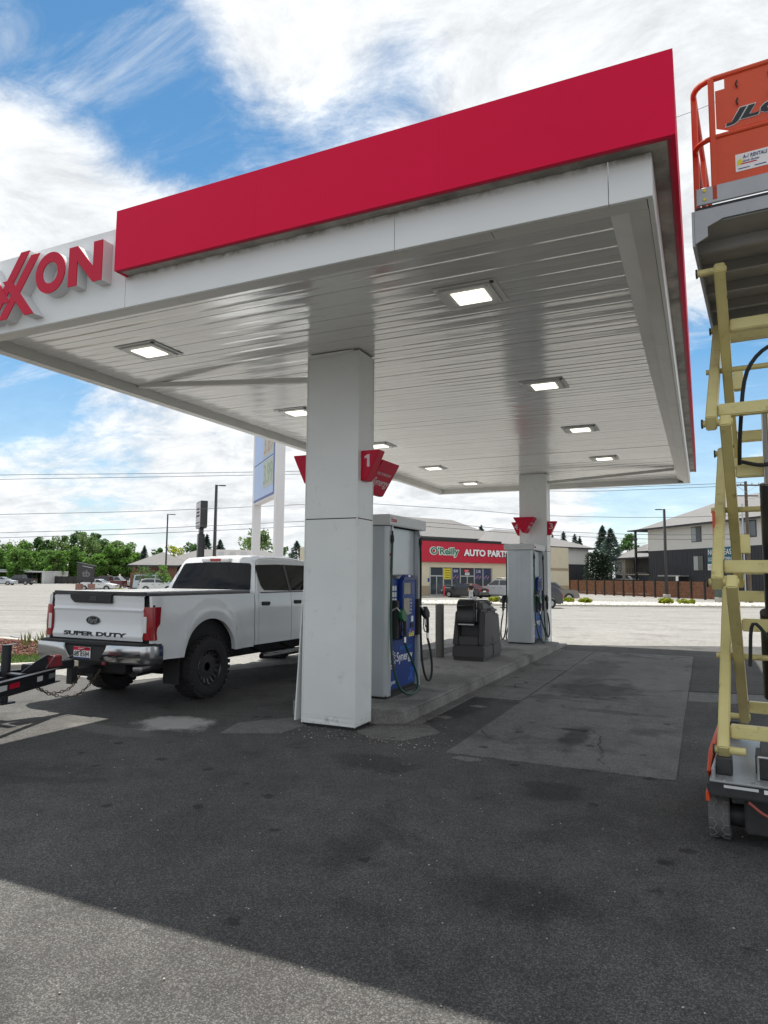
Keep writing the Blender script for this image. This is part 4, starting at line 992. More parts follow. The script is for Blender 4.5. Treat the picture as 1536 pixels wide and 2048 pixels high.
for s in (1, -1): chan((HX+s*1.02, HY-2.6, zr), (HX+s*1.02, HY-7.6, zr), name='side_rail')
for k in range(5): chan((HX-.98, HY-3.4-k*.95, zr), (HX+.98, HY-3.4-k*.95, zr), .12, name='crossmember')
PLANKM = mat('trailer_plank', (.10, .085, .065), .85, var=.25, vs_=6)
for k in range(11): B(HX-.97+k*.178, HX-.97+k*.178+.168, HY-7.6, HY-2.55, zr+.086, zr+.122).build('deck_board', PLANKM, trl, local=False)
for s in (1, -1):
    for yy in (-5.0, -5.85):
        MB().lathe([(.2, -.09), (.33, -.10), (.36, -.06), (.36, .06), (.33, .10), (.2, .09), (.19, .03), (.001, .03)], (HX+s*1.18, HY+yy, .36), 'x', 24).build('trailer_wheel', RUBBER, trl, smooth=True, local=False)
    MB().tube([(HX, HY-5.0, .36), (HX+s*1.1, HY-5.0, .36)], .04).build('axle', CH, trl, local=False)
    MB().tube([(HX, HY-5.85, .36), (HX+s*1.1, HY-5.85, .36)], .04).build('axle', CH, trl, local=False)
# coupler, plate, jack
MB().prism([(-.09, -.62), (.09, -.62), (.07, -.12), (.055, .06), (-.055, .06), (-.07, -.12)], 'z', .555, .66).xf(Matrix.Translation((HX, HY, 0))).build('coupler', CH, trl, .012, 2, local=False)
MB().prism([(HX+.03, .60), (HX+.12, .60), (HX+.10, .74), (HX+.04, .74)], 'y', HY-.40, HY-.18).build('coupler_latch', mat('latch_red', (.20, .012, .02), .5), trl, .012, 2, local=False, fix=True)
MB().prism([(HY-.75, .585), (HY-.10, .585), (HY-.22, .70), (HY-.40, .76), (HY-.55, .70)], 'x', HX+.09, HX+.10).build('gusset_plate', CH, trl, local=False)
MB().bar((HX+.108, HY-.42, .60), (HX+.108, HY-.30, .74), .012, .012).build('pull_handle', STEEL, trl, local=False)
jx, jy = HX-.18, HY-.75
MB().lathe([(.045, .22), (.045, .40), (.055, .40), (.055, .88), (.06, .885), (.06, .90), (.001, .902)], (jx, jy, 0), 'z', 16).build('jack_post', CH, trl, smooth=True, local=False)
MB().box(jx-.09, jx+.09, jy-.09, jy+.09, .20, .222).build('jack_foot', CH, trl, local=False)
MB().tube([(jx, jy, .895), (jx+.10, jy+.05, .91), (jx+.13, jy+.06, .985), (jx+.03, jy+.02, 1.0)], .010, 6).build('jack_crank', STEEL, trl, local=False)
MB().bar((jx+.02, jy, .56), (HX+.14, jy, .56), .10, .02).build('jack_bracket', CH, trl, local=False)
# reflective tape on the rail
ra = Vector((HX+.07, HY-.25, zr)); rb = Vector((HX+1.02, HY-2.6, zr)); dv = (rb-ra).normalized(); nv = Vector((-dv.y, dv.x, 0))
if nv.x < 0: nv = -nv
for (t0, t1, mm) in ((.78, .98, LETRED), (1.02, 1.20, WHT), (.30, .42, WHT), (.02, .16, GREYM)):
    MB().bar(ra+dv*t0+nv*.010, ra+dv*t1+nv*.010, .002, .06).build('reflective_tape', mm, trl, local=False)
# chains
def chain(name, pts, label, mm, parent=None, r=.006, L_=.05):
    pts = curve(pts, 10); b = MB(); acc = 0; k = 0; prev = pts[0]
    for q in pts[1:]:
        acc += (q-prev).length
        if acc > L_*.68:
            acc = 0; d = (q-prev).normalized(); s_ = d.cross(Vector((0, 0, 1))); 
            if s_.length < .01: s_ = Vector((1, 0, 0))
            s_.normalize(); n_ = s_.cross(d)
            if k % 2: s_ = n_
            loop = [q + d*(L_/2*math.cos(a))*1.0 + s_*(L_*.30*math.sin(a)) for a in [2*math.pi*i/8 for i in range(8)]]
            b.tube(loop+[loop[0]], r, 5, cap=False); k += 1
        prev = q
    o = b.build(name, mm, parent, smooth=True, local=False)
    if label: tag(o, label, 'chain')
    return o
chain('safety_chain', [(HX+.10, HY-.55, .40), (HX+.16, HY-.35, .27), (HX+.22, HY-.05, .23), (HX+.26, HY+.15, .36), (HX+.28, HY+.26, .50)], 'rusty safety chain sagging from the trailer tongue to the pickup bumper hook', mat('chain_rust', (.07, .05, .035), .6, metal=.5), None)
chain('safety_chain', [(HX-.05, HY-.50, .40), (HX+.06, HY-.30, .28), (HX+.12, HY-.08, .30), (HX+.10, HY+.08, .42), (HX+.06, HY+.16, .48)], 'dark safety chain looped under the trailer coupler', MATS['chain_rust'], None)
chain('tie_chain', [(HX-.55, HY-1.9, .60), (HX-.30, HY-1.7, .60), (HX-.12, HY-1.75, .60), (HX+.02, HY-1.55, .60), (HX+.12, HY-1.42, .60)], 'pinkish rusted tie-down chain heaped on the trailer tongue', mat('chain_pink', (.32, .10, .09), .5, metal=.4), None, .011, .085)
chain('tie_chain', [(HX-.05, HY-1.62, .60), (HX+.08, HY-1.45, .61), (HX+.16, HY-1.30, .60), (HX+.06, HY-1.15, .60)], 'bright steel chain lying on the trailer tongue', STEEL, None, .009, .075)
MB().prism([(HX-.65, HY-2.55), (HX+.62, HY-2.55), (HX+.20, HY-1.05), (HX-.20, HY-1.05)], 'z', zr+.055, zr+.075).build('tongue_tray', CH, trl, local=False)
w_ = MB().tube(curve([(HX+.05, HY-.45, .56), (HX+.02, HY-.1, .66), (HX+.06, HY+.2, .78), (TX+.02, TY-1.35, .77)], 5), .006, 6).build('wiring_cable', BLACKM, trl, smooth=True, local=False)

# ================================================================ SCISSOR LIFT
LR = -rad(4.3)
lf = thing('scissor_lift', 'orange and cream scissor lift raised high with its platform beside the canopy', 'scissor lift', (-.02, 5.12, 0), LR)
# local: x to the right (0 .. .78), y along its length (0 .. 1.9), z up
LW, LL = .80, 1.86
ch = MB()
ch.prism([(.02, .345), (LW-.02, .345), (LW-.0, .36), (LW-.0, .43), (0, .43), (0, .36)], 'y', .0, LL); ch.box(.21, LW-.21, .12, LL-.1, .10, .346)
ch.build('chassis', LDARK, lf, .012, 2, fix=True)
B(.015, LW-.015, .01, LL-.01, .431, .445).build('deck_plate', LGREY, lf, .003)
B(0.10, .30, -.004, -.0005, .408, .425).build('warning_decal', GREYL, lf); B(.33, .42, -.004, -.0005, .40, .425).build('warning_decal', WHT, lf)

for sg, x in ((-1, -.012), (1, LW-.014)):
    MB().prism([(.25, .40), (1.55, .40), (1.70, .46), (1.62, .56), (.40, .56), (.18, .46)], 'x', x, x+.026).build('side_skirt', ORANGE, lf, .006, fix=True)
    b = MB(); b.bar((.035 if sg < 0 else LW-.035, .05, .475), (.035 if sg < 0 else LW-.035, 1.8, .475), .02, .07); b.build('slide_channel', LGREY, lf, .004)
    B(min(x, x+.02), max(x, x+.02)+.004, .02, .24, .30, .36).build('corner_plate', ORANGE, lf, .004)
B(.30, LW-.05, .25, 1.3, .446, .50).build('battery_tray', LDARK, lf, .01)
for k in range(6): MB().tube(curve([(.33+.05*k, .25, .47), (.36+.05*k, .3, .56), (.45+.03*k, .5, .55), (.42+.03*k, .8, .50)], 4), .009, 6).build('hydraulic_hose', RUBBER, lf, smooth=True)
MB().prism([(.30, .25), (.34, .56), (.60, .56), (.60, .48), (.42, .25)], 'x', .28, .31).build('pothole_guard', LDARK, lf)
# wheels
for (wx, wy, s) in ((.055, .30, -1), (LW-.055, .30, 1), (.055, 1.52, -1), (LW-.055, 1.52, 1)):
    R_ = .165
    ty = MB().lathe([(.095, -.06), (.15, -.066), (.163, -.056), (.165, -.03), (.165, .03), (.163, .056), (.15, .066), (.095, .06)], (wx, wy, R_), 'x', 32, closed=True).build('tyre', mat('solid_tyre', (.12, .118, .115), .8, var=.15, vs_=14), lf, smooth=True, fix=True)
    # hexagonal tread grooves as raised pale seams
    gr = MB()
    for k in range(14):
        a0 = 2*math.pi*k/14; st = 2*math.pi/14
        def q(x, a, r_=.1662): return (wx+x, wy+r_*math.sin(a), R_+r_*math.cos(a))
        for pa, pb in (((-.012, a0), (-.030, a0+st*.3)), ((-.030, a0+st*.3), (-.030, a0+st*.7)), ((-.030, a0+st*.7), (-.012, a0+st)), ((-.030, a0+st*.5), (-.062, a0+st*.5)), ((.012, a0+st*.5), (.030, a0+st*.8)), ((.030, a0+st*.8), (.030, a0+st*1.2)), ((.030, a0+st*1.2), (.012, a0+st*1.5)), ((.030, a0+st), (.062, a0+st))):
            gr.bar(q(*pa), q(*pb), .004, .003)
    gr.build('tread_seams', mat('tread_pale', (.25, .25, .24), .9), ty)
    MB().lathe([(.095, -.04*s), (.085, .0), (.04, .0), (.035, .03*s), (.001, .03*s)], (wx, wy, R_), 'x', 20).build('hub', LDARK, lf, smooth=True, fix=True)
    if wy < 1: MB().lathe([(.07, 0), (.075, -s*.09), (.06, -s*.15), (.06, -s*.20), (.001, -s*.2)], (wx-s*.06, wy-.02, R_), 'x', 14).build('drive_motor', LDARK, lf, smooth=True, fix=True)
    B(wx-.03, wx+.03, wy-.05, wy+.05, .16, .32).build('spindle', LDARK, lf, .01)
# scissor arms
PZ = [.60, 1.74, 2.87, 3.99]; YN, YFAR = .22, 1.56; AW, AH = .072, .115
XO = {0: .095, 1: .185}
def arm(x, ya, za, yb, zb, name='scissor_arm'):
    d = Vector((0, yb-ya, zb-za)).normalized()*.05
    o = MB().bar((x, ya-d.y, za-d.z), (x, yb+d.y, zb+d.z), AH, AW, up=(1, 0, 0)).build(name, CREAM, lf, .008, 2)
    for t_ in (.12, .5, .88):
        p = Vector((x, ya+(yb-ya)*t_, za+(zb-za)*t_)); MB().lathe([(.012, -AW/2-.004), (.012, AW/2+.004)], tuple(p), 'x', 8).build('grease_fitting', LDARK, o)
    return o
for lv in range(3):
    z0, z1 = PZ[lv], PZ[lv+1]
    for side in (0, 1):
        xo = XO[0] if side == 0 else LW-XO[0]; xi = XO[1] if side == 0 else LW-XO[1]
        arm(xo, YN, z0+.02, YFAR, z1-.02); arm(xi, YFAR, z0+.02, YN, z1-.02)
    # cross tubes joining both pairs
    for (yy, zz, xa) in ((YN+.12, z0+.11, XO[0]), (YFAR-.13, z1-.12, XO[0]), (YFAR-.13, z0+.11, XO[1]), (YN+.36, z1-.31, XO[1])):
        B(xa+.04, LW-xa-.04, yy-.04, yy+.04, zz-.045, zz+.045).build('cross_tube', CREAM, lf, .008, 2)
    MB().tube([(.03, (YN+YFAR)/2, (z0+z1)/2), (LW-.03, (YN+YFAR)/2, (z0+z1)/2)], .022, 12).build('center_pin', CREAM, lf, smooth=True)
for zz in PZ:
    for yy in (YN, YFAR):
        for (xa, xb) in ((.04, .23), (LW-.23, LW-.04)):
            MB().tube([(xa, yy, zz), (xb, yy, zz)], .026, 14).build('pivot_pin', CREAM, lf, smooth=True)
            MB().tube([(xa-.012 if xa < .4 else xb, yy, zz), (xa if xa < .4 else xb+.012, yy, zz)], .034, 12).build('pin_collar', LDARK, lf, smooth=True)
for (yy, zz) in ((YN, .53), (YFAR, .53)):
    for xx in (XO[0], LW-XO[0]): B(xx-.05, xx+.05, yy-.06, yy+.06, .446, .56).build('arm_foot', LDARK, lf, .008)
# hydraulic cylinders
MB().tube([(.43, .95, 1.35), (.43, .52, 2.45)], .055, 16).build('lift_cylinder', BLACKP, lf, smooth=True)
MB().tube([(.43, .52, 2.45), (.43, .40, 2.95)], .024, 14).build('cylinder_rod', CHROME, lf, smooth=True)
MB().tube([(.40, 1.15, .85), (.40, .75, 1.52)], .06, 16).build('lift_cylinder', BLACKP, lf, smooth=True)
MB().tube(curve([(.25, .6, 2.55), (.27, .45, 2.85), (.33, .35, 3.25), (.50, .35, 3.42), (.62, .5, 3.3)], 5), .014, 8).build('hydraulic_hose', RUBBER, lf, smooth=True)
MB().tube(curve([(.27, .45, 1.15), (.30, .40, 1.45), (.42, .4, 1.3), (.52, .42, 1.05)], 5), .012, 8).build('hydraulic_hose', RUBBER, lf, smooth=True)
MB().tube(curve([(.27, .50, 2.62), (.4, .45, 2.58), (.55, .45, 2.60)], 5), .014, 8).build('hydraulic_hose', RUBBER, lf, smooth=True)
for zz in (2.02, 3.25): B(.235, .30, .55, .63, zz-.07, zz+.07).build('bracket', CREAM, lf, .006)
B(.052, .068, .62, .70, 1.95, 2.28).build('maintenance_lock', ORANGE, lf, .004)
B(.30, .52, .16, .30, .446, .60).build('valve_block', LDARK, lf, .01); B(.56, .74, .14, .34, .446, .58).build('charger_box', LDARK, lf, .015)
MB().tube([(.30, .12, .60), (.52, .12, .60), (.52, .12, .45)], .008, 6).build('guard_rod', STEEL, lf, smooth=True); MB().tube([(.30, .12, .60), (.30, .12, .45)], .008, 6).build('guard_rod', STEEL, lf, smooth=True)
MB().tube(curve([(.24, .02, .33), (.34, -.01, .27), (.46, -.01, .26), (.6, .02, .30)], 5), .010, 6).build('battery_cable', mat('cable_red', (.28, .06, .04), .5), lf, smooth=True)
for k in range(4): MB().lathe([(.010, 0), (.010, .012)], (.10+.17*k, .04, .445), 'z', 6).build('deck_bolt', STEEL, lf)
for lv in range(3):
    for k in range(3): B(.0585, .0592, .30, .34, PZ[lv]+.5+.02*k, PZ[lv]+.51+.02*k)
# platform: frame, deck, toe boards, rails
PB, PT = 4.10, 4.46
B(.02, LW-.02, .02, LL-.02, PB+.16, PB+.20).build('platform_floor', LGREY, lf)
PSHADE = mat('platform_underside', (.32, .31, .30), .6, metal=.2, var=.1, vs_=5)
for (x0, x1, y0, y1) in ((0, .018, 0, LL), (LW-.018, LW, 0, LL)):
    B(x0, x1, y0, y1, PB, PB+.26).build('platform_beam', LGREY, lf, .003)
MB().prism([(.0185, PB+.02), (.0185, PB+.26), (LW-.0185, PB+.26), (LW-.0185, PB+.02), (LW-.10, PB+.06), (LW-.10, PB+.13), (LW-.20, PB+.17), (.20, PB+.17), (.10, PB+.13), (.10, PB+.06)], 'y', .0, .015).build('end_beam', LGREY, lf, fix=True)
B(.0185, LW-.0185, LL-.015, LL, PB, PB+.26).build('end_beam', LGREY, lf)
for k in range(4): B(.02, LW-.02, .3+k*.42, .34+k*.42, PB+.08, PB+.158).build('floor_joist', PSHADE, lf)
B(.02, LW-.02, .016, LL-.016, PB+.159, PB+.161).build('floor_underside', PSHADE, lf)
# front kick board
B(.035, LW-.035, -.02, -.001, PB+.285, PT+.05).build('toe_board', LGREY, lf, .004)
B(.03, LW-.03, .0, LL, PB+.262, PB+.28).build('deck_extension_floor', LDARK, lf)
for xx in (.09, LW-.09):
    for zz in (PB+.32, PB+.385): MB().lathe([(.010, -.006), (.012, 0)], (xx, -.021, zz), 'y', 10).build('bolt', YEL, lf)
# guard rails
RT, RM_ = 5.31, 4.87
def rail(z, r=.021, name='guard_rail'):
    y0, y1, x0, x1, c = .0, LL, .03, LW-.03, .14
    pts = [(x0, y1, z)] + [(x0, y0+c+.0, z)] + [(x0+c*(1-math.cos(a)), y0+c*(1-math.sin(a)), z) for a in [k*math.pi/10 for k in range(1, 5)]] + [(x0+c, y0, z), (x1-c, y0, z)] + [(x1-c*(1-math.sin(a)), y0+c*(1-math.cos(a)), z) for a in [k*math.pi/10 for k in range(1, 5)]] + [(x1, y0+c, z), (x1, y1, z), (x0, y1, z)]
    MB().tube(pts, r, 10).build(name, ORANGE, lf, smooth=True)
rail(RT); rail(RM_, .019)
for (xx, yy) in ((.03, .16), (LW-.03, .16), (.155, .0), (LW-.155, .0), (.03, 1.0), (LW-.03, 1.0), (.03, LL), (LW-.03, LL)):
    MB().box(xx-.02, xx+.02, yy-.02, yy+.02, PT-.06, RT).build('rail_post', ORANGE, lf, .006)
# solid orange panels
MB().prism([(.18, RM_+.06), (.26, RM_+.022), (LW-.26, RM_+.022), (LW-.18, RM_+.06), (LW-.18, RT-.10), (LW-.24, RT-.02), (.24, RT-.02), (.24, RT-.10), (.18, RT-.10)], 'y', -.006, .002).build('rail_panel', ORANGE, lf, fix=True)
MB().prism([(.17, PT+.052), (LW-.17, PT+.052), (LW-.17, RM_-.02), (.17, RM_-.02)], 'y', -.008, .000).build('rail_panel', ORANGE, lf, fix=True)
MB().prism([(.20, PT-.05), (.36, PT-.05), (.24, RM_-.03), (.20, RM_-.03)], 'x', .028, .036).build('rail_gusset', ORANGE, lf, fix=True)
for (a, c) in ((.035, .15),): MB().box(.026, .034, a+.12, a+.26, RM_+.06, RT-.12).build('rail_panel', ORANGE, lf)
for (xx, zz) in ((.32, RT-.07), (.32, RT-.20), (.52, RT-.06), (.52, RT-.2)):
    MB().tube([(xx, -.012, zz), (xx-.01, -.02, zz-.03), (xx, -.015, zz-.055)], .005, 5).build('tie_hook', BLACKM, lf)
JB = mat('logo_black', (.012, .012, .014), .4)
lg = text('JLG', (.235, -.0075, RM_+.045), (1, 0, 0), (0, 0, 1), .40, .125, GREYL, lf, .002, bold=.07, shear=.32, name='logo_outline')
text('JLG', (.242, -.0105, RM_+.052), (1, 0, 0), (0, 0, 1), .385, .11, JB, lg, .002, bold=.045, shear=.32, name='logo')
st = B(.29, .50, -.0105, -.0085, PT+.11, PT+.235).build('rental_sticker', WHT, lf)
text('A-1 RENTALS', (.335, -.0115, PT+.195), (1, 0, 0), (0, 0, 1), .15, .026, BLUED, st, .0015, bold=.01, shear=.2)
text('Quick Quotes', (.335, -.0115, PT+.167), (1, 0, 0), (0, 0, 1), .10, .018, BLUE, st, .0015, shear=.2)
B(.32, .42, -.012, -.0107, PT+.156, PT+.163).build('sticker_band', LETRED, st)
MB().prism([(.300, PT+.15), (.335, PT+.165), (.325, PT+.20), (.305, PT+.19)], 'y', -.012, -.0107).build('sticker_star', YEL, st, fix=True)
for k in range(2): B(.305+.10*k, .375+.10*k, -.012, -.0107, PT+.125, PT+.131).build('sticker_line', BLUED, st)

for o in lf.children:   # the platform sits a little off the chassis centre line
    if min(v.co.z for v in o.data.vertices) > 4.05: o.location.x += .03

# ================================================================ BACKGROUND: vegetation
BARK = mat('bark', (.10, .075, .055), .9, var=.2, vs_=4)
LEAF = [mat('leaf_mid', (.115, .235, .04), .6, island=.5, var=.25, vs_=.6), mat('leaf_dark', (.065, .145, .036), .65, island=.5, var=.25, vs_=.6),
        mat('leaf_pale', (.13, .21, .065), .6, island=.45, var=.2, vs_=.6), mat('leaf_yellow', (.30, .34, .020), .6, island=.35, var=.15, vs_=.6), mat('needle_blue', (.055, .095, .075), .7, island=.5, var=.2, vs_=.7), mat('needle_dark', (.024, .050, .024), .7, island=.5, var=.2, vs_=.7)]
def leafy(m_, amt=.4):   # light passes through leaves
    t_ = m_.node_tree; pb_ = t_.nodes['Principled BSDF']; out_ = t_.nodes['Material Output']; tr = t_.nodes.new('ShaderNodeBsdfTranslucent'); mx_ = t_.nodes.new('ShaderNodeMixShader'); mx_.inputs[0].default_value = amt
    src_ = pb_.inputs['Base Color'].links[0].from_socket; t_.links.new(src_, tr.inputs[0]); t_.links.new(pb_.outputs[0], mx_.inputs[1]); t_.links.new(tr.outputs[0], mx_.inputs[2]); t_.links.new(mx_.outputs[0], out_.inputs[0])
for m_ in LEAF: leafy(m_, .42)
leafy(GRASS, .35)
def leaves(cent, rad_, n, size, up=.3):
    """n leaf quads spread in clumps (cent: k x 3, rad_: k)"""
    k = len(cent); idx = RNG.integers(0, k, n); v = RNG.normal(size=(n, 3)); v /= np.linalg.norm(v, axis=1)[:, None]
    p = cent[idx] + v*(rad_[idx, None])*(RNG.uniform(.25, 1, (n, 1))**.5)*np.array([1, 1, .8])
    a = RNG.normal(size=(n, 3)); a /= np.linalg.norm(a, axis=1)[:, None]; b = np.cross(a, RNG.normal(size=(n, 3))); b /= np.linalg.norm(b, axis=1)[:, None]
    s = RNG.uniform(.6, 1.3, (n, 1))*size
    V = np.stack([p-a*s, p-b*s*.55, p+a*s, p+b*s*.55], 1).reshape(-1, 3); F = np.arange(4*n).reshape(n, 4); return V, F
def tree(label, px, d, h, w, kind=0, base=None, cb=.18, n=2600, size=.30, group=None, name='tree', zoff=0.0, lean=0):
    x, y = P(px, d); z = gz(d)+zoff
    t = thing(name, label, 'tree', (x, y, z), random.uniform(0, 6), group)
    cz = h*(1+cb)/2; ch_ = h*(1-cb)/2
    k = int(26+w*3); u = RNG.normal(size=(k, 3)); u /= np.linalg.norm(u, axis=1)[:, None]; rr_ = RNG.uniform(.35, 1, (k, 1))**.6
    c = u*rr_*np.array([w/2*.82, w/2*.82, ch_*.86]) + np.array([0, 0, cz])
    c[:, :2] *= np.clip(1.25-.5*np.abs((c[:, 2:3]-cz*.9)/ch_), .45, 1.1)
    rd = RNG.uniform(.10, .20, k)*min(w, h)
    V, F = leaves(c, rd, n, size); V[:, 2] = np.maximum(V[:, 2], .1)
    npmesh('crown', V, F, LEAF[kind], t)
    b = MB(); b.tube([(0, 0, -.1), (.03*h*.1, 0, h*.25), (0, .02*h, h*.6)], [h*.028, h*.022, h*.01], 8)
    for q in range(7):
        cc_ = c[q]; b.tube([(0, 0, h*random.uniform(.2, .4)), tuple(cc_*.6+np.array([0, 0, h*.15])), tuple(cc_)], [h*.012, h*.008, h*.003], 5)
    b.build('trunk', BARK, t, smooth=True); return t
def conifer(label, px, d, h, w, kind=4, group=None, n=2600, zoff=0.0, narrow=False):
    w = w if narrow else w*1.45; n = n if narrow else int(n*.62)
    x, y = P(px, d); t = thing('conifer', label, 'tree', (x, y, gz(d)+zoff), random.uniform(0, 6), group)
    V = []; F = []; m_ = MB().tube([(0, 0, -.1), (0, 0, h*.5), (0, 0, h)], [h*.02, h*.012, h*.003], 7)
    P0 = []; 
    for i in range(n):
        f = random.random()**.75; z = h*(.06+.93*f); rmax = w/2*(1-f)**(.85 if not narrow else .35)*(1 if f > .08 else .8) + .06
        # whorled branches
        a = random.choice(range(9))*2*math.pi/9 + f*23.0 + random.gauss(0, .22); r_ = rmax*math.sqrt(random.random())*random.uniform(.75, 1.12)
        P0.append((r_*math.cos(a), r_*math.sin(a), z-.25*r_+random.gauss(0, .05*h*.3), a))
    P0 = np.array(P0); k = len(P0); s = RNG.uniform(.5, 1.2, (k, 1))*h*.024
    out = np.stack([np.cos(P0[:, 3]), np.sin(P0[:, 3]), RNG.normal(-.35, .3, k)], 1); out /= np.linalg.norm(out, axis=1)[:, None]
    sd = np.cross(out, RNG.normal(size=(k, 3))); sd /= np.linalg.norm(sd, axis=1)[:, None]; p = P0[:, :3]
    V = np.stack([p-out*s*1.3, p-sd*s*.45, p+out*s*1.5, p+sd*s*.45], 1).reshape(-1, 3)
    npmesh('crown', V, np.arange(4*k).reshape(k, 4), LEAF[kind], t); m_.build('trunk', BARK, t, smooth=True); return t
# hedge row of bushy trees behind the far lot (left)
for i in range(13):
    px = -40+i*26+random.uniform(-6, 6); d = 150+random.uniform(-5, 6); top = 1092+8*math.sin(i*1.7)+random.uniform(-5, 5)
    tree('broad bright green bushy tree in the hedge row along the far parking lot', px, d, Z(px, top, d)+.3, 5.2, 0, cb=.0, n=5200, size=.27, group='bushy trees in the far hedge row')
tops = [(8, 1082, 2, 6), (40, 1072, 0, 7), (72, 1068, 1, 5.5), (98, 1075, 1, 5), (122, 1062, 2, 5.5), (158, 1055, 1, 6), (176, 1052, 2, 6), (192, 1060, 1, 5), (208, 1074, 1, 5), (232, 1074, 2, 6), (255, 1080, 2, 6), (-25, 1070, 1, 7), (278, 1096, 1, 4)]
for (px, top, kd, w) in tops:
    d = 172+random.uniform(-6, 8); tree('taller loose-crowned tree rising behind the hedge row', px, d, Z(px, top, d)+.3, w*1.15, kd, cb=.12, n=3400, size=.28, group='taller trees behind the hedge row')
tree('bright yellow-green tree behind the grey roofed restaurant', 350, 130, Z(350, 1080, 130)+.3, 4.6, 3, n=2200, size=.22)
tree('dark round tree next to the yellow-green tree behind the restaurant', 318, 138, Z(318, 1094, 138)+.3, 4.4, 1, n=1600, size=.26)
tree('dark green broadleaf tree behind the black pylon sign', 384, 140, Z(384, 1075, 140)+.3, 5, 1, n=1800, size=.26)
conifer('slender spruce just right of the black pylon sign post', 414, 135, Z(414, 1070, 135)+.3, 4.2)
conifer('short dark spruce next to the tall black lamp post', 441, 130, Z(441, 1080, 130)+.3, 5.0)
conifer('small spruce above the restaurant roof corner', 290, 150, Z(290, 1092, 150)+.3, 3.6)
tree('spreading light green tree behind the white price sign legs', 515, 112, Z(515, 1052, 112)+.3, 6.5, 2, n=2600, size=.24)
tree('low yellow-green shrub tree over the pickup roof', 464, 118, Z(464, 1098, 118)+.3, 2.2, 3, n=700, size=.2)
conifer('blue-green spruce between the price sign and the numbered column', 594, 104, Z(594, 1082, 104)+.3, 4.6)
tree('bushy green tree hidden behind the pickup cab and price sign', 560, 125, Z(560, 1085, 125)+.3, 5, 1, n=1500, size=.26)
tree('small leafy tree at the restaurant wall beside the wooden fence', 330, 84, Z(330, 1126, 84)+.3, 1.9, 0, cb=.1, n=1100, size=.10)
tree('thin twiggy tree in front of the restaurant brick wall', 292, 86, Z(292, 1128, 86)+.3, 2.6, 1, cb=.35, n=420, size=.10)
# trees on the right
conifer('lone dark spruce rising behind the auto parts store roof', 963, 128, Z(963, 1052, 128)+.3, 4.3)
conifer('tall blue-green spruce beside the dark hedge in the apartment yard', 1206, 118, Z(1206, 1052, 118)+.3, 5.2, n=3200)
conifer('broad blue-green spruce nearer the apartment stairs', 1222, 112, Z(1222, 1058, 112)+.3, 6.0, n=3200)
tree('round dark broadleaf tree between spruces and apartment stairs', 1258, 122, Z(1258, 1066, 122)+.3, 5.2, 1, n=2000, size=.28)
for (px, top, w) in ((1180, 1104, 2.4), (1192, 1102, 2.4), (1203, 1105, 2.4), (1213, 1108, 2.3)):
    conifer('columnar dark green arborvitae in the row along the apartment yard', px, 100, Z(px, top, 100)+.3, w, 5, 'arborvitae row', n=1500, narrow=True)
for (px, top) in ((1105, 1070), (1128, 1064), (1150, 1068), (1160, 1074)):
    conifer('far spruce top showing over the apartment roof ridge', px, 165, Z(px, top, 165)+.3, 4.5, 4, 'spruces behind the apartment roof', n=1300)

# ================================================================ BACKGROUND: far kerb, gravel, bushes
for (s0, s1) in ((.5, 14.2), (14.2, 28), (28, 70)):
    b = MB(); V = []
    for s in (s0, s1-.01):
        for (dd, zz) in ((50.3, -.05), (50.33, .12), (50.36, .135), (50.55, .135), (50.56, -.05)): x, y = SD(s, dd); V.append((x, y, gz(50)+zz))
    b.add(V, [(i, i+1, 5+i+1, 5+i) for i in range(4)]); struct(b.build('kerb', KERBM))
GRAV = mat('gravel_stone', (.52, .50, .45), .85, island=.45)
sheet('gravel_bed', .5, 70, 50.57, 56.3, mat('gravel_base', (.36, .34, .30), .9, var=.35, vs_=9, bump=.8, bs=14), .10)
V, F = pebbles(7000, lambda: (lambda s, d: (*SD(s, d), gz(d)+.12))(random.uniform(1, 34), random.uniform(50.7, 56.0)), .05, .16)
stuff(npmesh('gravel', V, F, GRAV))
BUSH = mat('bush_leaf', (.26, .30, .012), .6, island=.4, var=.2, vs_=3); leafy(BUSH, .35)
def bush(label, px, d, w, h, group=None, zb=.1):
    x, y = P(px, d); t = thing('low_shrub', label, 'shrub', (x, y, gz(d)+zb), random.uniform(0, 6), group)
    k = 22; u = RNG.normal(size=(k, 3)); u /= np.linalg.norm(u, axis=1)[:, None]; c = u*np.array([w*.40, w*.40, h*.32])*RNG.uniform(.5, 1, (k, 1)) + np.array([0, 0, h*.45])
    V, F = leaves(c, np.full(k, h*.30), 900, .075); V[:, 2] = np.maximum(V[:, 2], 0); npmesh('foliage', V, F, BUSH, t)
    MB().tube([(0, 0, -.05), (.05, .02, h*.5)], .03, 6).build('stem', BARK, t)
GB = 'low shrubs in the roadside gravel'
bush('spreading golden shrub in the gravel below the apartment door canopy', 1330, 53, 1.6, .55, GB); bush('spreading golden shrub joined to another near the fence sign', 1370, 53.4, 1.7, .5, GB)
bush('small golden shrub in the gravel by the brown station wagon', 1168, 54, 1.3, .48, GB); bush('small golden shrub beside the dark hatchback', 1135, 54.5, 1.1, .48, GB)
bush('small golden shrub in the gravel behind the farther fuel pump', 990, 54, 1.2, .5, GB)
bush('yellow-green shrub at the foot of the black slanted sign', 244, 80, 1.6, .55, None, 0)

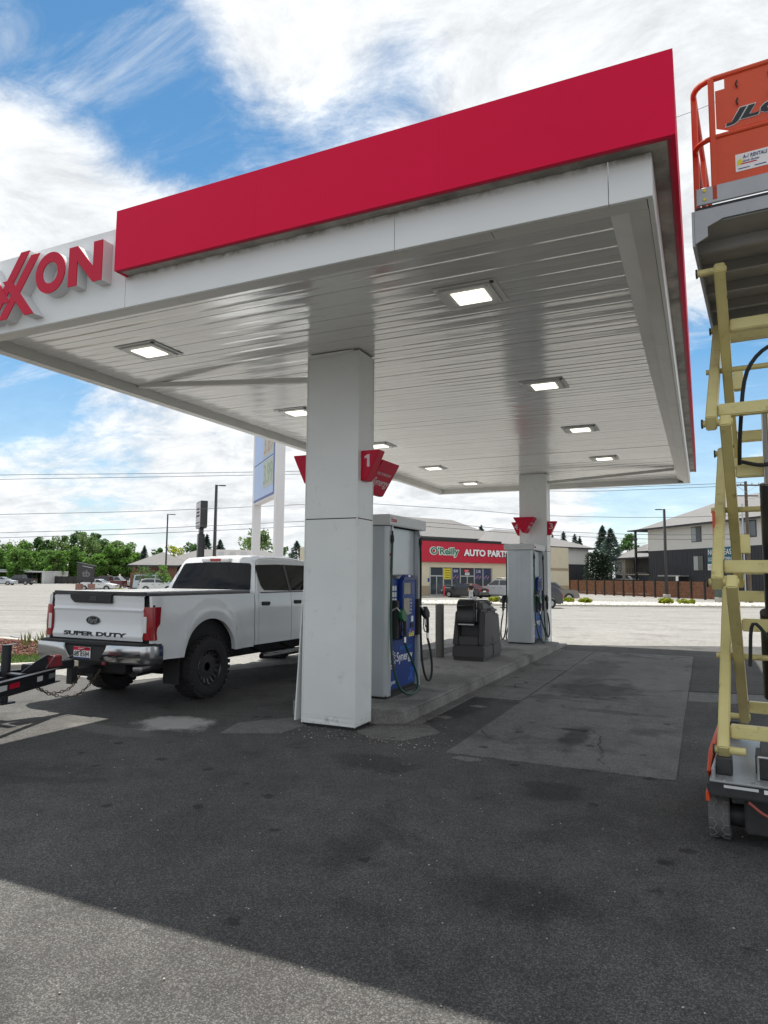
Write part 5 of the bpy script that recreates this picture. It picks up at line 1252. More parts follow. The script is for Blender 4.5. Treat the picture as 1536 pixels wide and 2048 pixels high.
# ================================================================ BACKGROUND: buildings
BUFF = mat('stucco_cream', (.62, .56, .42), .85, var=.04, vs_=1); TAN = mat('stucco_tan', (.36, .29, .19), .85, var=.05, vs_=1)
ROOF = mat('shingle_grey', (.15, .148, .150), .9, var=.12, vs_=2.5, bump=.3, bs=6); SIDW = mat('siding_white', (.58, .57, .54), .7, var=.03, vs_=1); SIDD = mat('siding_dark', (.028, .030, .036), .7, var=.1, vs_=2)
PANE = mat('window_pane', (.06, .075, .085), .05, spec=.8); FRAMEW = mat('frame_white', (.68, .68, .66), .5); STREET = mat('storefront_alu', (.55, .56, .56), .4, metal=.5)
BRICK = mat('brick_wall', (.20, .105, .07), .9, var=.25, vs_=8); WOODF = mat('fence_wood', (.19, .085, .045), .8, var=.3, vs_=3, dirt=(.06, .03, .02), dirt_s=2, dirt_t=.55)
def frame2(px0, d0, px1, d1):
    a = Vector(P(px0, d0)); b = Vector(P(px1, d1)); v = b-a; return a, v.length, math.atan2(v.y, v.x)
def upx(px, a, ang):  # distance along the facade line hit by the sight line of a pixel column
    r_ = Vector(P(px, 1.0)); t_ = Vector((math.cos(ang), math.sin(ang))); # a + t u = k r
    den = t_.x*(-r_.y)+t_.y*r_.x; return ((-a.x)*(-r_.y)+(-a.y)*r_.x)/den
# auto parts store
a, L_, an = frame2(812, 69.2, 1137, 84)
st_ = thing('auto_parts_store', 'cream auto parts store with long red sign band across the road', 'store', (a.x, a.y, gz(70)), an)
U = lambda px: upx(px, a, an)
Hh = 5.80
B(0, U(860), 0, .3, .0, Hh-.05).build('wall', BUFF, st_); B(U(985), L_, 0, .3, 0, Hh-.05).build('wall', BUFF, st_); B(U(860), U(985), 0, .3, 3.07, Hh-.05).build('wall', BUFF, st_)
B(.0, L_, .31, 22, 0, Hh-.1).build('rear_block', BUFF, st_)
B(0, U(860)-.02, -.03, -.002, .02, 1.15).build('wainscot', TAN, st_); B(U(985)+.02, L_, -.03, -.002, .02, 1.15).build('wainscot', TAN, st_)
B(U(1046), L_+.02, -.04, -.002, 2.95, 3.25).build('stripe', TAN, st_)
sgb = B(-.1, U(1044), -.35, -.002, 3.62, Hh).build('sign_band', mat('store_red', (.50, .008, .035), .5), st_, .02)
B(-.12, U(1044)+.05, -.40, .3, Hh+.001, Hh+.07).build('coping', BLACKM, st_)
B(.0, U(1010), .5, 6, Hh, Hh+.35).build('parapet', BLACKM, st_)
u0, u1 = U(855), U(914); SGN = mat('sign_green', (.004, .12, .06), .5)
lg = text("O'Reilly", (u0, -.36, 4.12), (1, 0, 0), (0, 0, 1), u1-u0, 1.12, mat('sign_mint', (.62, .78, .70), .5), sgb, .05, name='sign_letters', bold=.085)
text("O'Reilly", (u0+.12, -.42, 4.22), (1, 0, 0), (0, 0, 1), u1-u0-.24, .95, SGN, sgb, .02, name='sign_letters', bold=.012)
text('AUTO PARTS', (U(923)-.04, -.355, 4.27), (1, 0, 0), (0, 0, 1), U(1012)-U(923), .80, BLACKM, sgb, .02, name='sign_letters', bold=.07)
text('AUTO PARTS', (U(923), -.39, 4.33), (1, 0, 0), (0, 0, 1), U(1011)-U(923), .74, WHT, sgb, .03, name='sign_letters', bold=.04)
# storefront: glass panes, frames, doors, posters
cuts = [862, 888, 905, 922, 950, 967, 984]
B(U(860), U(985), .10, .2, 0, .12).build('storefront_sill', STREET, st_)
INT = mat('store_interior', (.05, .055, .06), .8, var=.6, vs_=2)
B(U(860), U(985), .31, .36, .02, 3.05); 
for i in range(6):
    ua, ub = U(cuts[i]), U(cuts[i+1]); door = i in (0, 3)
    B(ua-.05, ua+.05, .06, .2, .12, 3.06).build('mullion', STREET, st_)
    wn_ = B(ua+.05, ub-.05, .14, .16, .13, 3.05).build('window_pane', PANE, st_)
    if door:
        B(ua+.051, ub-.051, .08, .19, 2.12, 2.24).build('transom', STREET, st_); um = (ua+ub)/2; B(um-.05, um+.05, .08, .19, .13, 2.119).build('door_stile', STREET, st_)
        B(ua+.051, ub-.051, .09, .18, .131, .26).build('door_rail', STREET, st_)
    else: B(ua+.051, ub-.051, .08, .19, .9, .98).build('mullion', STREET, st_)
B(U(984)-.03, U(984)+.07, .06, .2, .12, 3.06).build('mullion', STREET, st_)
B(U(890), U(903.5), .125, .135, 1.85, 2.98).build('poster', YEL, st_)
for k in range(4): B(U(892), U(902), .118, .124, 2.0+k*.24, 2.07+k*.24).build('poster_print', BLACKM, st_)
PO = mat('poster_blue', (.03, .04, .11), .5, var=.8, vs_=2.2)
for (p0, p1, tx) in ((906.5, 920.5, '$20'), (951.5, 965.5, '2.18'), (968.5, 982, None)):
    po = B(U(p0), U(p1), .125, .135, 1.75, 2.98).build('poster', PO, st_)
    if tx: text(tx, (U(p0)+.2, .118, 2.55), (1, 0, 0), (0, 0, 1), (U(p1)-U(p0))*.6, .32, WHT, po, .004)
    for k in range(5): B(U(p0)+.12+.16*k, U(p0)+.22+.16*k, .118, .124, 1.9+.12*(k % 3), 2.05+.12*(k % 3)).build('poster_print', mat('poster_bits', (.5, .25, .25), .6), po)
ne = B(U(930), U(939.5), .10, .125, 2.62, 2.88).build('neon_sign', mat('neon_red', (.7, .02, .05), .5), st_, .05, 2); text('OPEN', (U(930)+.1, .094, 2.69), (1, 0, 0), (0, 0, 1), U(939.5)-U(930)-.2, .12, WHT, ne, .004)
hs = B(U(932), U(940.5), .10, .12, 2.30, 2.56).build('hours_sign', WHT, st_); text('HOURS', (U(932)+.08, .094, 2.38), (1, 0, 0), (0, 0, 1), U(940.5)-U(932)-.16, .1, BLACKM, hs, .004)
B(U(856), U(859), -.03, -.0, 1.55, 1.95).build('accessible_sign', BLUE, st_)
B(-1, L_-3, -2.2, -.002, -.05, .14).build('sidewalk', KERBM, st_)
ta = Vector((math.cos(an), math.sin(an))); tn = Vector((math.sin(an), -math.cos(an)))
for k, (px, lb) in enumerate(((868, 'red bollard in front of the store entrance door'), (898.5, 'red bollard in front of the yellow store poster'), (948, 'red bollard behind the black sedan'))):
    q = a + ta*U(px) + tn*1.7
    o = MB().lathe([(.13, 0), (.13, .95), (.10, 1.03), (.001, 1.06)], (q.x, q.y, gz(70)+.13), 'z', 14).build('red_bollard', mat('bollard_red', (.55, .03, .04), .5), None, smooth=True); tag(o, lb, 'bollard', 'red bollards outside the store')

# hipped apartment roofs behind the store
def hip_roof(parent, x0, x1, y0, y1, z0, z1, ov, material, hip=True, name='roof'):
    w = (y1-y0)/2; i_ = w if hip else 0
    b = MB(); V = [(x0-ov, y0-ov, z0), (x1+ov, y0-ov, z0), (x1+ov, y1+ov, z0), (x0-ov, y1+ov, z0), (x0+i_, (y0+y1)/2, z1), (x1-i_, (y0+y1)/2, z1)]
    b.add(V, [(0, 1, 5, 4), (1, 2, 5), (2, 3, 4, 5), (3, 0, 4), (3, 2, 1, 0)])
    r_ = b.build(name, material, parent)
    B(x0-ov, x1+ov, y0-ov-.02, y0-ov-.001, z0-.22, z0+.02).build('fascia_board', SIDD, r_); B(x0-ov-.02, x0-ov-.001, y0-ov, y1+ov, z0-.22, z0+.02).build('fascia_board', SIDD, r_); B(x1+ov+.001, x1+ov+.02, y0-ov, y1+ov, z0-.22, z0+.02).build('fascia_board', SIDD, r_)
    return r_
def apt_window(t, x, z, w=1.5, h=1.5):
    f_ = B(x-w/2, x+w/2, -.06, -.002, z, z+h).build('window', SIDD, t)
    B(x-w/2+.08, x-.04, -.075, -.061, z+.08, z+h-.08).build('pane', mat('pane_light', (.30, .34, .36), .1, spec=.7), f_); B(x+.04, x+w/2-.08, -.075, -.061, z+.08, z+h-.08).build('pane', PANE, f_)
def siding(t, x0, x1, z0, z1, y=0.0, step=.25, vert=False, mm=None):
    """lapped boards, each a course of its own"""
    b = MB()
    if vert:
        n = int((x1-x0)/.45)
        for i in range(n): xx = x0+(i+.5)*(x1-x0)/n; b.box(xx-.03, xx+.03, y-.025, y-.001, z0, z1)
    else:
        n = int((z1-z0)/step)
        for i in range(n):
            z = z0+i*(z1-z0)/n; e = (z1-z0)/n; b.hexa([(x0, y-.03, z), (x1, y-.03, z), (x1, y-.001, z), (x0, y-.001, z)], [(x0, y-.008, z+e-.004), (x1, y-.008, z+e-.004), (x1, y-.001, z+e-.004), (x0, y-.001, z+e-.004)])
    return b.build('siding', mm, t)
a, L_, an = frame2(800, 98, 1010, 110)
ap = thing('apartment_block', 'grey hip roof apartment block rising behind the auto parts store', 'building', (a.x, a.y, gz(90)), an)
B(-6, L_, 0, 12, 0, 8.0).build('wall', SIDW, ap); rf = hip_roof(ap, -6, L_, 0, 12, 8.0, 11.4, .6, ROOF)
for (x, z) in ((8, 9.4), (4, 9.2)): MB().lathe([(.08, 0), (.08, .6), (.14, .62), (.14, .72)], (x, 3.0, z), 'z', 8).build('roof_vent', FRAMEW, rf)
a, L_, an = frame2(985, 101, 1177, 113)
ap = thing('apartment_block', 'white over black sided apartment block at the end of the fence beside dark arborvitae', 'building', (a.x, a.y, gz(90)), an)
B(0, L_, 0, 14, 0, 4.3).build('lower_wall', SIDD, ap); B(0, L_, 0, 14, 4.301, 7.0).build('upper_wall', SIDW, ap); siding(ap, L_*.2, L_, 4.35, 7.0, mm=SIDW); siding(ap, L_*.2, L_, .1, 4.28, vert=True, mm=SIDD)
hip_roof(ap, 0, L_, 0, 14, 7.0, 9.9, .8, ROOF)
# the big apartment on the right
a, L_, an = frame2(1297, 87, 1560, 66.5)
ap = thing('apartment_building', 'three storey apartment building with white and black siding and a teal banner', 'building', (a.x, a.y, gz(80)), an)
U = lambda px: upx(px, a, an)
B(0, L_+6, 0, 14, 0, 5.55).build('lower_wall', SIDD, ap); B(0, L_+6, 0, 14, 5.551, 8.35).build('upper_wall', SIDW, ap)
siding(ap, 0, L_+6, 5.56, 8.35, mm=SIDW); siding(ap, 0, L_+6, .1, 5.5, vert=True, mm=SIDD)
rf = hip_roof(ap, 0, L_+6, 0, 14, 8.36, 12.0, .9, ROOF)
for (x, y_, z) in ((7, 3, 9.4), (10.5, 3.6, 9.7)): MB().lathe([(.09, 0), (.09, .5), (.2, .55), (.2, .6)], (x, y_, z-.2), 'z', 8).build('roof_vent', BLACKM, rf)
MB().lathe([(.07, 0), (.07, .8), (.1, .8), (.1, .9)], (8.6, 2.6, 9.1), 'z', 8).build('vent_pipe', FRAMEW, rf)
for px, z in ((1394.5, 6.3), (1397, 3.0), (1503, 6.4)): apt_window(ap, U(px), z, 1.7, 1.75)
bn = B(U(1416), U(1472), -.09, -.032, 3.75, 5.55).build('banner', mat('banner_teal', (.008, .10, .15), .5), ap); B(U(1416), U(1472), -.089, -.033, 3.05, 3.748).build('banner_strip', FRAMEW, ap)
text('NORTHEAST', (U(1418), -.10, 4.75), (1, 0, 0), (0, 0, 1), U(1470)-U(1418), .58, WHT, bn, .01); text('LUXURY APARTMENTS', (U(1418), -.10, 4.05), (1, 0, 0), (0, 0, 1), U(1470)-U(1418), .42, WHT, bn, .01)
text('(208) 402 - 1050', (U(1419), -.10, 3.22), (1, 0, 0), (0, 0, 1), U(1468)-U(1419), .36, GREYM, bn, .01)
B(U(1333), U(1377), -1.3, -.03, 2.35, 2.5).build('door_canopy', GREYM, ap); B(U(1350), U(1369), -1.2, -.03, 0, 2.34).build('vestibule', SIDD, ap); B(U(1352), U(1361), -1.24, -1.201, 0, 2.1).build('door', BLACKP, ap)
# outdoor stair tower at its left end
for xx in (-2.4,): 
    for yy in (-.2, 3.0): B(xx-.12, xx+.12, yy-.12, yy+.12, 0, 8.3).build('stair_post', BLACKP, ap)
for z in (2.7, 5.4): B(-2.5, -.002, -.3, 5, z, z+.22).build('landing', SIDD, ap)
for z in (2.95, 5.65):
    for k in range(4): B(-2.5, -.01, -.3, -.26, z+.2+k*.25, z+.23+k*.25).build('railing', BLACKM, ap)
B(-3.2, -.91, -.9, 14, 8.2, 8.36).build('stair_roof', SIDD, ap)
B(-.6, -.01, 4.5, 5, 0, 8.2).build('stair_wall', SIDD, ap)
a, L_, an = frame2(1230, 112, 1305, 100)
ap = thing('apartment_wing', 'low dark apartment wing with open balconies between spruces and stair tower', 'building', (a.x, a.y, gz(90)), an)
B(0, L_+2, 0, 9, 0, 2.6).build('lower_wall', SIDD, ap); B(0, 2.6, -.05, 9, 2.601, 5.3).build('upper_wall', SIDW, ap); B(2.62, L_+2, 1.5, 9, 2.6, 5.3).build('recess_wall', mat('siding_brown', (.06, .055, .05), .8), ap)
hip_roof(ap, 0, L_+2, 0, 9, 5.3, 8.0, .7, ROOF); apt_window(ap, 2.0, 3.3, .9, 1.4)
B(2.65, 3.7, -.1, 1.4, 0, 5.28).build('balcony_post', mat('post_tan', (.32, .28, .22), .8), ap); B(3.75, L_+2, -.1, 1.4, 2.6, 2.8).build('balcony_floor', mat('post_tan', (.32, .28, .22), .8), ap)
for k in range(6): B(4.2+k*.9, 4.25+k*.9, -.08, -.03, 2.8, 3.7).build('baluster', BLACKM, ap)
MB().prism([(4.0, 1.2), (9, 1.2), (6.5, 2.5)], 'y', -1.2, -.1).build('porch_gable', SIDD, ap)
B(-16, L_, -5.0, -2.2, 1.9, 2.05).build('carport_roof', GREYM, ap); B(-16, L_, -4.9, -2.3, 1.6, 1.89).build('carport_beam', BLACKM, ap)
for k in range(6): B(-15+k*3, -14.85+k*3, -4, -3.85, 0, 1.6).build('carport_post', BLACKM, ap)
# wooden fence with dark posts: panels of boards
a, L_, an = frame2(1134, 91, 1460, 65.5)
fe = thing('wooden_fence', 'brown horizontal board fence with black posts in front of the apartments', 'fence', (a.x, a.y, gz(75)), an)
U = lambda px: upx(px, a, an)
posts = [1139, 1156, 1173, 1190, 1208, 1227, 1246, 1266, 1287, 1309, 1331, 1355, 1381, 1408, 1437, 1462]
bd = None
for i, px in enumerate(posts):
    u = U(px); B(u-.09, u+.09, -.12, .06, 0, 1.98).build('post', BLACKP, fe)
    if i < len(posts)-1:
        u2 = U(posts[i+1])
        for k in range(6):
            z = .08+k*.29; B(u+.092, u2-.092, -.03+random.uniform(-.012, .012), .02, z, z+.275).build('board', WOODF, fe)
B(U(1352.5), U(1357), -.16, -.121, 1.85, 2.35).build('fence_sign', WHT, fe)
# restaurant on the left
a, L_, an = frame2(258, 92, 520, 97)
rs = thing('restaurant', 'brick restaurant with grey hip roof behind the white pickup', 'restaurant', (a.x, a.y, gz(90)), an)
B(.6, L_+8, .5, 14, 0, 3.3).build('wall', BRICK, rs); hip_roof(rs, .6, 8, .5, 8, 3.35, 5.3, .7, ROOF); hip_roof(rs, 3, L_+8, .8, 14, 3.38, 5.9, .72, ROOF)
for (x,) in ((.8,), (4.2,)): B(x-.2, x+.2, -.1, .3, 0, 3.3).build('porch_post', mat('post_wood', (.13, .08, .045), .8), rs)
b0 = None
for k in range(6):
    B(1.0, 5.0, -.35, -.28, .25+k*.34, .25+k*.34+.325).build('screen_board', mat('screen_wood', (.22, .105, .05), .8, var=.3, vs_=4), rs)
B(.4, .95, -.45, 0, 0, 2.3).build('brick_pier', BRICK, rs); B(.2, 5.5, -.6, .3, 0, .24).build('brick_base', BRICK, rs); B(3.0, 3.5, -.5, -.36, .25, 2.5).build('screen_post', BLACKM, rs)
for k in range(3): B(12+k*1.6, 12.8+k*1.6, 3, 4, 5.0, 5.5).build('roof_unit', GREYL, rs)
# open shed / carport far left
a, L_, an = frame2(-30, 150, 93, 143)
cp = thing('carport', 'long low white carport with dark stalls at the far side of the lot', 'carport', (a.x, a.y, gz(140)), an)
B(-.3, L_+.2, -.2, 6, 2.35, 2.65).build('roof', mat('carport_white', (.55, .55, .54), .7), cp); B(-.3, L_, 5.7, 6, 0, 2.35).build('back_wall', SIDD, cp)
B(L_-.6, L_+.15, -.1, 6, 0, 2.349).build('end_wall', MATS['carport_white'], cp)
for k in range(7): B(L_-8.5+k*1.2, L_-8.4+k*1.2, .2, .3, 0, 2.34).build('stall_post', BLACKM, cp)
B(-.3, L_-9.2, -.4, 5, 2.7, 2.95).build('upper_roof', mat('carport_teal', (.35, .42, .42), .6), cp)
# dark low fence along the hedge
a, L_, an = frame2(93, 146, 262, 140)
dfn = thing('dark_fence', 'low dark board fence under the hedge row trees', 'fence', (a.x, a.y, gz(140)), an)
n = 14
for k in range(n):
    B(k*L_/n+.06, (k+1)*L_/n-.06, 0, .06, .05, 1.55).build('panel', mat('fence_dark', (.035, .035, .032), .8, var=.3, vs_=2), dfn); B(k*L_/n-.05, k*L_/n+.05, -.04, .1, 0, 1.65).build('post', BLACKM, dfn)

# ================================================================ BACKGROUND: vehicles
def paint(name, c): return mat('paint_'+name, c, .28, coat=.7, var=.02, vs_=2)
def arcs(yc, r, z0, n=8):   # wheel arch points going from rear to front (upper half)
    return [(yc-r*math.cos(math.pi*i/n), z0+r*math.sin(math.pi*i/n)*1.0) for i in range(n+1)]
CARS = {
 'sedan': dict(L=4.7, w=.90, top=[(-2.33, .62), (-2.30, .92), (-1.75, 1.0), (1.05, .96), (1.9, .84), (2.28, .68), (2.33, .45)], cab=[(-1.85, .97), (-1.05, 1.38), (-.2, 1.46), (.35, 1.43), (1.25, .95)], ax=(-1.40, 1.38), r=.33, split=-.1),
 'hatch': dict(L=4.2, w=.89, top=[(-2.08, .60), (-2.08, 1.0), (-1.9, 1.08), (1.0, 1.02), (1.75, .90), (2.05, .70), (2.08, .45)], cab=[(-2.02, 1.02), (-1.72, 1.48), (-1.2, 1.58), (.25, 1.56), (1.15, 1.0)], ax=(-1.28, 1.30), r=.34, split=-.25),
 'wagon': dict(L=4.7, w=.92, top=[(-2.33, .60), (-2.33, 1.08), (-2.2, 1.12), (1.0, 1.08), (2.15, 1.02), (2.33, .85), (2.35, .5)], cab=[(-2.28, 1.09), (-2.08, 1.66), (-1.7, 1.72), (.35, 1.70), (1.02, 1.07)], ax=(-1.4, 1.42), r=.37, split=-.35),
 'van': dict(L=5.2, w=.98, top=[(-2.58, .55), (-2.58, 1.15), (-2.5, 1.2), (1.6, 1.15), (2.45, 1.0), (2.6, .75), (2.6, .45)], cab=[(-2.55, 1.16), (-2.45, 1.98), (-2.2, 2.05), (.9, 2.03), (1.95, 1.12)], ax=(-1.6, 1.65), r=.35, split=.2),
 'pickup': dict(L=5.8, w=.98, top=[(-2.88, .65), (-2.88, 1.16), (-1.0, 1.16), (-.98, 1.18), (1.3, 1.16), (2.75, 1.08), (2.9, .85), (2.9, .5)], cab=[(-1.0, 1.15), (-.88, 1.80), (-.6, 1.86), (.55, 1.84), (1.35, 1.14)], ax=(-1.75, 1.85), r=.40, split=-.05)}
def car(kind, label, px, d, hd, col, name, cat, group=None, zoff=0.0, rack=False):
    K = CARS[kind]; x, y = P(px, d); ang = YAW+hd-math.pi/2
    t = thing(name, label, cat, (x, y, gz(d)+.005+zoff), ang, group)
    w, r = K['w'], K['r']; z0 = .30; ya, yb = K['ax']
    bot = [(K['top'][0][0], .32)] ; out = []
    out += arcs(ya, r+.06, z0) + arcs(yb, r+.06, z0)
    poly = [(K['top'][0][0]+.06, z0)] + out + [(K['top'][-1][0]-.06, z0)] + K['top'][::-1]
    MB().prism(poly, 'x', -w, w).build('body', col, t, .055, 2, fix=True, ang=45)
    cb = K['cab']; zb = min(cb[0][1], cb[-1][1]); zt = max(p[1] for p in cb); ins = lambda z: .26*max(0, z-zb)
    b = MB(); n = len(cb); V = [(s*(w-.06-ins(z)), yy, z) for s in (-1, 1) for (yy, z) in cb]
    b.add(V, [tuple(range(n)), tuple(range(n, 2*n))[::-1]] + [(i, n+i, n+(i+1) % n, (i+1) % n) for i in range(n)])
    cabo = b.build('cabin', col, t, .03, 2, fix=True)
    def pol(pts, nm, mm): MB().add(pts, [tuple(range(len(pts)))]).build(nm, mm, t)
    # glass: sides in two panes, front, rear
    cy = sum(p[0] for p in cb)/n; cz = (zb+zt)/2
    sh = [(cy+(p[0]-cy)*.90, cz+.02+(p[1]-cz)*.72) for p in cb]
    sp_ = K['split']
    def clip(pts, lo, hi):
        o_ = []
        for (v0, v1) in zip(pts, pts[1:]+pts[:1]):
            def ins_(p): return lo <= p[0] <= hi
            if ins_(v0): o_.append(v0)
            for e in (lo, hi):
                if (v0[0]-e)*(v1[0]-e) < 0: q_ = (e-v0[0])/(v1[0]-v0[0]); o_.append((e, v0[1]+(v1[1]-v0[1])*q_))
        return o_
    for s in (-1, 1):
        for (lo, hi) in ((-9, sp_-.04), (sp_+.04, 9)):
            c_ = clip(sh, lo, hi)
            if len(c_) > 2: pol([(s*(w-.06-ins(z)+.006), yy, z) for yy, z in c_], 'side_glass', CARGL)
        B(s*(w+.06)-.07, s*(w+.06)+.07, cb[-1][0]-.35, cb[-1][0]-.22, zb+.03, zb+.19).build('mirror', col, t, .02)
        for (yy, nm, mm, zz, hh) in ((K['top'][0][0], 'tail_light', TAILR, K['top'][1][1]-.24, .2), (K['top'][-1][0], 'headlight', TAILW, .62, .14)):
            q = -1 if yy < 0 else 1; B(s*(w-.17)-.14, s*(w-.17)+.145, min(yy-q*.12, yy+q*.012), max(yy-q*.12, yy+q*.012), zz, zz+hh).build(nm, mm, t, .02)
        B(min(s*w, s*(w+.006)), max(s*w, s*(w+.006)), sp_-.02, sp_-.01, .42, zb-.04).build('door_gap', DARK, t)
        for yy in (sp_-.25, sp_+.55): B(min(s*w, s*(w+.02)), max(s*w, s*(w+.02)), yy-.09, yy+.09, zb-.16, zb-.12).build('door_handle', BLACKM, t)
    for (i0, i1, q) in ((0, 1, -1), (n-1, n-2, 1)):
        (y0, za), (y1, zc_) = cb[i0], cb[i1]; f0, f1 = .12, .92
        pa = (y0+(y1-y0)*f0, za+(zc_-za)*f0); pb = (y0+(y1-y0)*f1, za+(zc_-za)*f1); nx = Vector((zc_-za, -(y1-y0))).normalized()*.008*(1 if q > 0 else -1)
        if nx.x*q < 0: nx = -nx
        e = [(s*(w-.14-ins(p[1])), p[0]+nx.x, p[1]+nx.y) for p, s in ((pa, -1), (pa, 1), (pb, 1), (pb, -1))]; pol(e, 'windscreen', CARGL)
    for s in (-1, 1):
        for yc in (ya, yb):
            ty = MB().lathe([(r*.62, -.10), (r*.93, -.11), (r, -.08), (r, .08), (r*.93, .11), (r*.62, .10)], (s*(w-.12), yc, r), 'x', 22, closed=True).build('tyre', RUBBER, t, smooth=True)
            rm = MB().lathe([(r*.64, s*.06), (r*.62, s*.085), (r*.55, s*.05), (r*.2, s*.06), (.001, s*.075)], (s*(w-.12), yc, r), 'x', 18).build('rim', GREYM, t, smooth=True)
            for k in range(5):
                M_ = Matrix.Translation((s*(w-.12), yc, r)) @ Matrix.Rotation(k*2*math.pi/5, 4, 'X'); MB().box(min(s*.06, s*.095), max(s*.06, s*.095), -.03, .03, .04, r*.6).xf(M_).build('spoke', STEEL, rm)
    q = K['top'][0][0]
    B(-w+.05, w-.05, q-.03, q+.1, .34, .56).build('rear_bumper', col if kind != 'pickup' else CHROME, t, .03); B(-.26, .26, q-.034, q-.031, .62, .74).build('licence_plate', WHT, t)
    q = K['top'][-1][0]; B(-w+.05, w-.05, q-.1, q+.03, .34, .56).build('front_bumper', col, t, .03); B(-.5, .5, q-.02, q+.02, .58, .72).build('grille', BLACKM, t, .01)
    B(-w+.1, w-.1, ya+.2, yb-.2, .2, .32).build('underbody', BLACKM, t)
    if kind == 'pickup': B(-w+.1, w-.1, -2.78, -1.05, 1.145, 1.163).build('bed_liner', BLACKM, t)
    if rack:
        for s in (-1, 1): MB().tube([(s*.8, -2.6, 1.15), (s*.78, -2.6, 1.9), (s*.78, .3, 2.0)], .04, 6).build('ladder_rack', BLACKP, t)
        for yy in (-2.5, -1.2, .2): MB().tube([(-.78, yy, 1.93), (.78, yy, 1.93)], .035, 6).build('rack_bar', BLACKP, t)
        B(-.7, .7, -2.4, -1.1, 1.16, 1.75).build('tool_load', LDARK, t, .05)
    return t
dg = math.radians
car('sedan', 'black sedan parked in front of the auto parts store', 930, 69.3, dg(138), paint('black', (.012, .012, .016)), 'parked_sedan', 'car')
car('pickup', 'silver pickup with ladder rack parked beside the black sedan', 1003, 71.5, dg(150), paint('silver', (.42, .43, .44)), 'parked_pickup', 'pickup truck', rack=True)
car('hatch', 'dark grey hatchback turning off the road by the farther fuel pump', 1060, 47.5, dg(173), paint('charcoal', (.045, .048, .055)), 'hatchback_car', 'car')
car('wagon', 'grey brown sport utility vehicle parked before the board fence', 1099, 60.5, dg(3), paint('taupe', (.17, .155, .14)), 'parked_suv', 'car')
car('sedan', 'white sedan parked behind the slanted black sign', 201, 86, dg(0), paint('white', (.70, .71, .71)), 'parked_sedan', 'car')
car('pickup', 'maroon pickup parked behind the white sedan', 214, 100, dg(180), paint('maroon', (.10, .012, .016)), 'parked_pickup', 'pickup truck')
car('wagon', 'silver sport utility vehicle half hidden behind the maroon pickup', 240, 108, dg(0), paint('silver', (.42, .43, .44)), 'parked_suv', 'car')
car('hatch', 'white hatchback parked by the restaurant screen fence', 316, 84, dg(25), paint('white', (.70, .71, .71)), 'parked_hatchback', 'car')
car('van', 'pale blue van parked behind the white hatchback', 312, 92, dg(12), paint('paleblue', (.45, .56, .62)), 'parked_van', 'van')
car('sedan', 'light silver sedan under the far carport roof', 10, 122, dg(2), paint('palesilver', (.5, .53, .56)), 'parked_sedan', 'car')
car('pickup', 'black pickup parked next to the far carport', 44, 127, dg(175), paint('black', (.012, .012, .016)), 'parked_pickup', 'pickup truck')

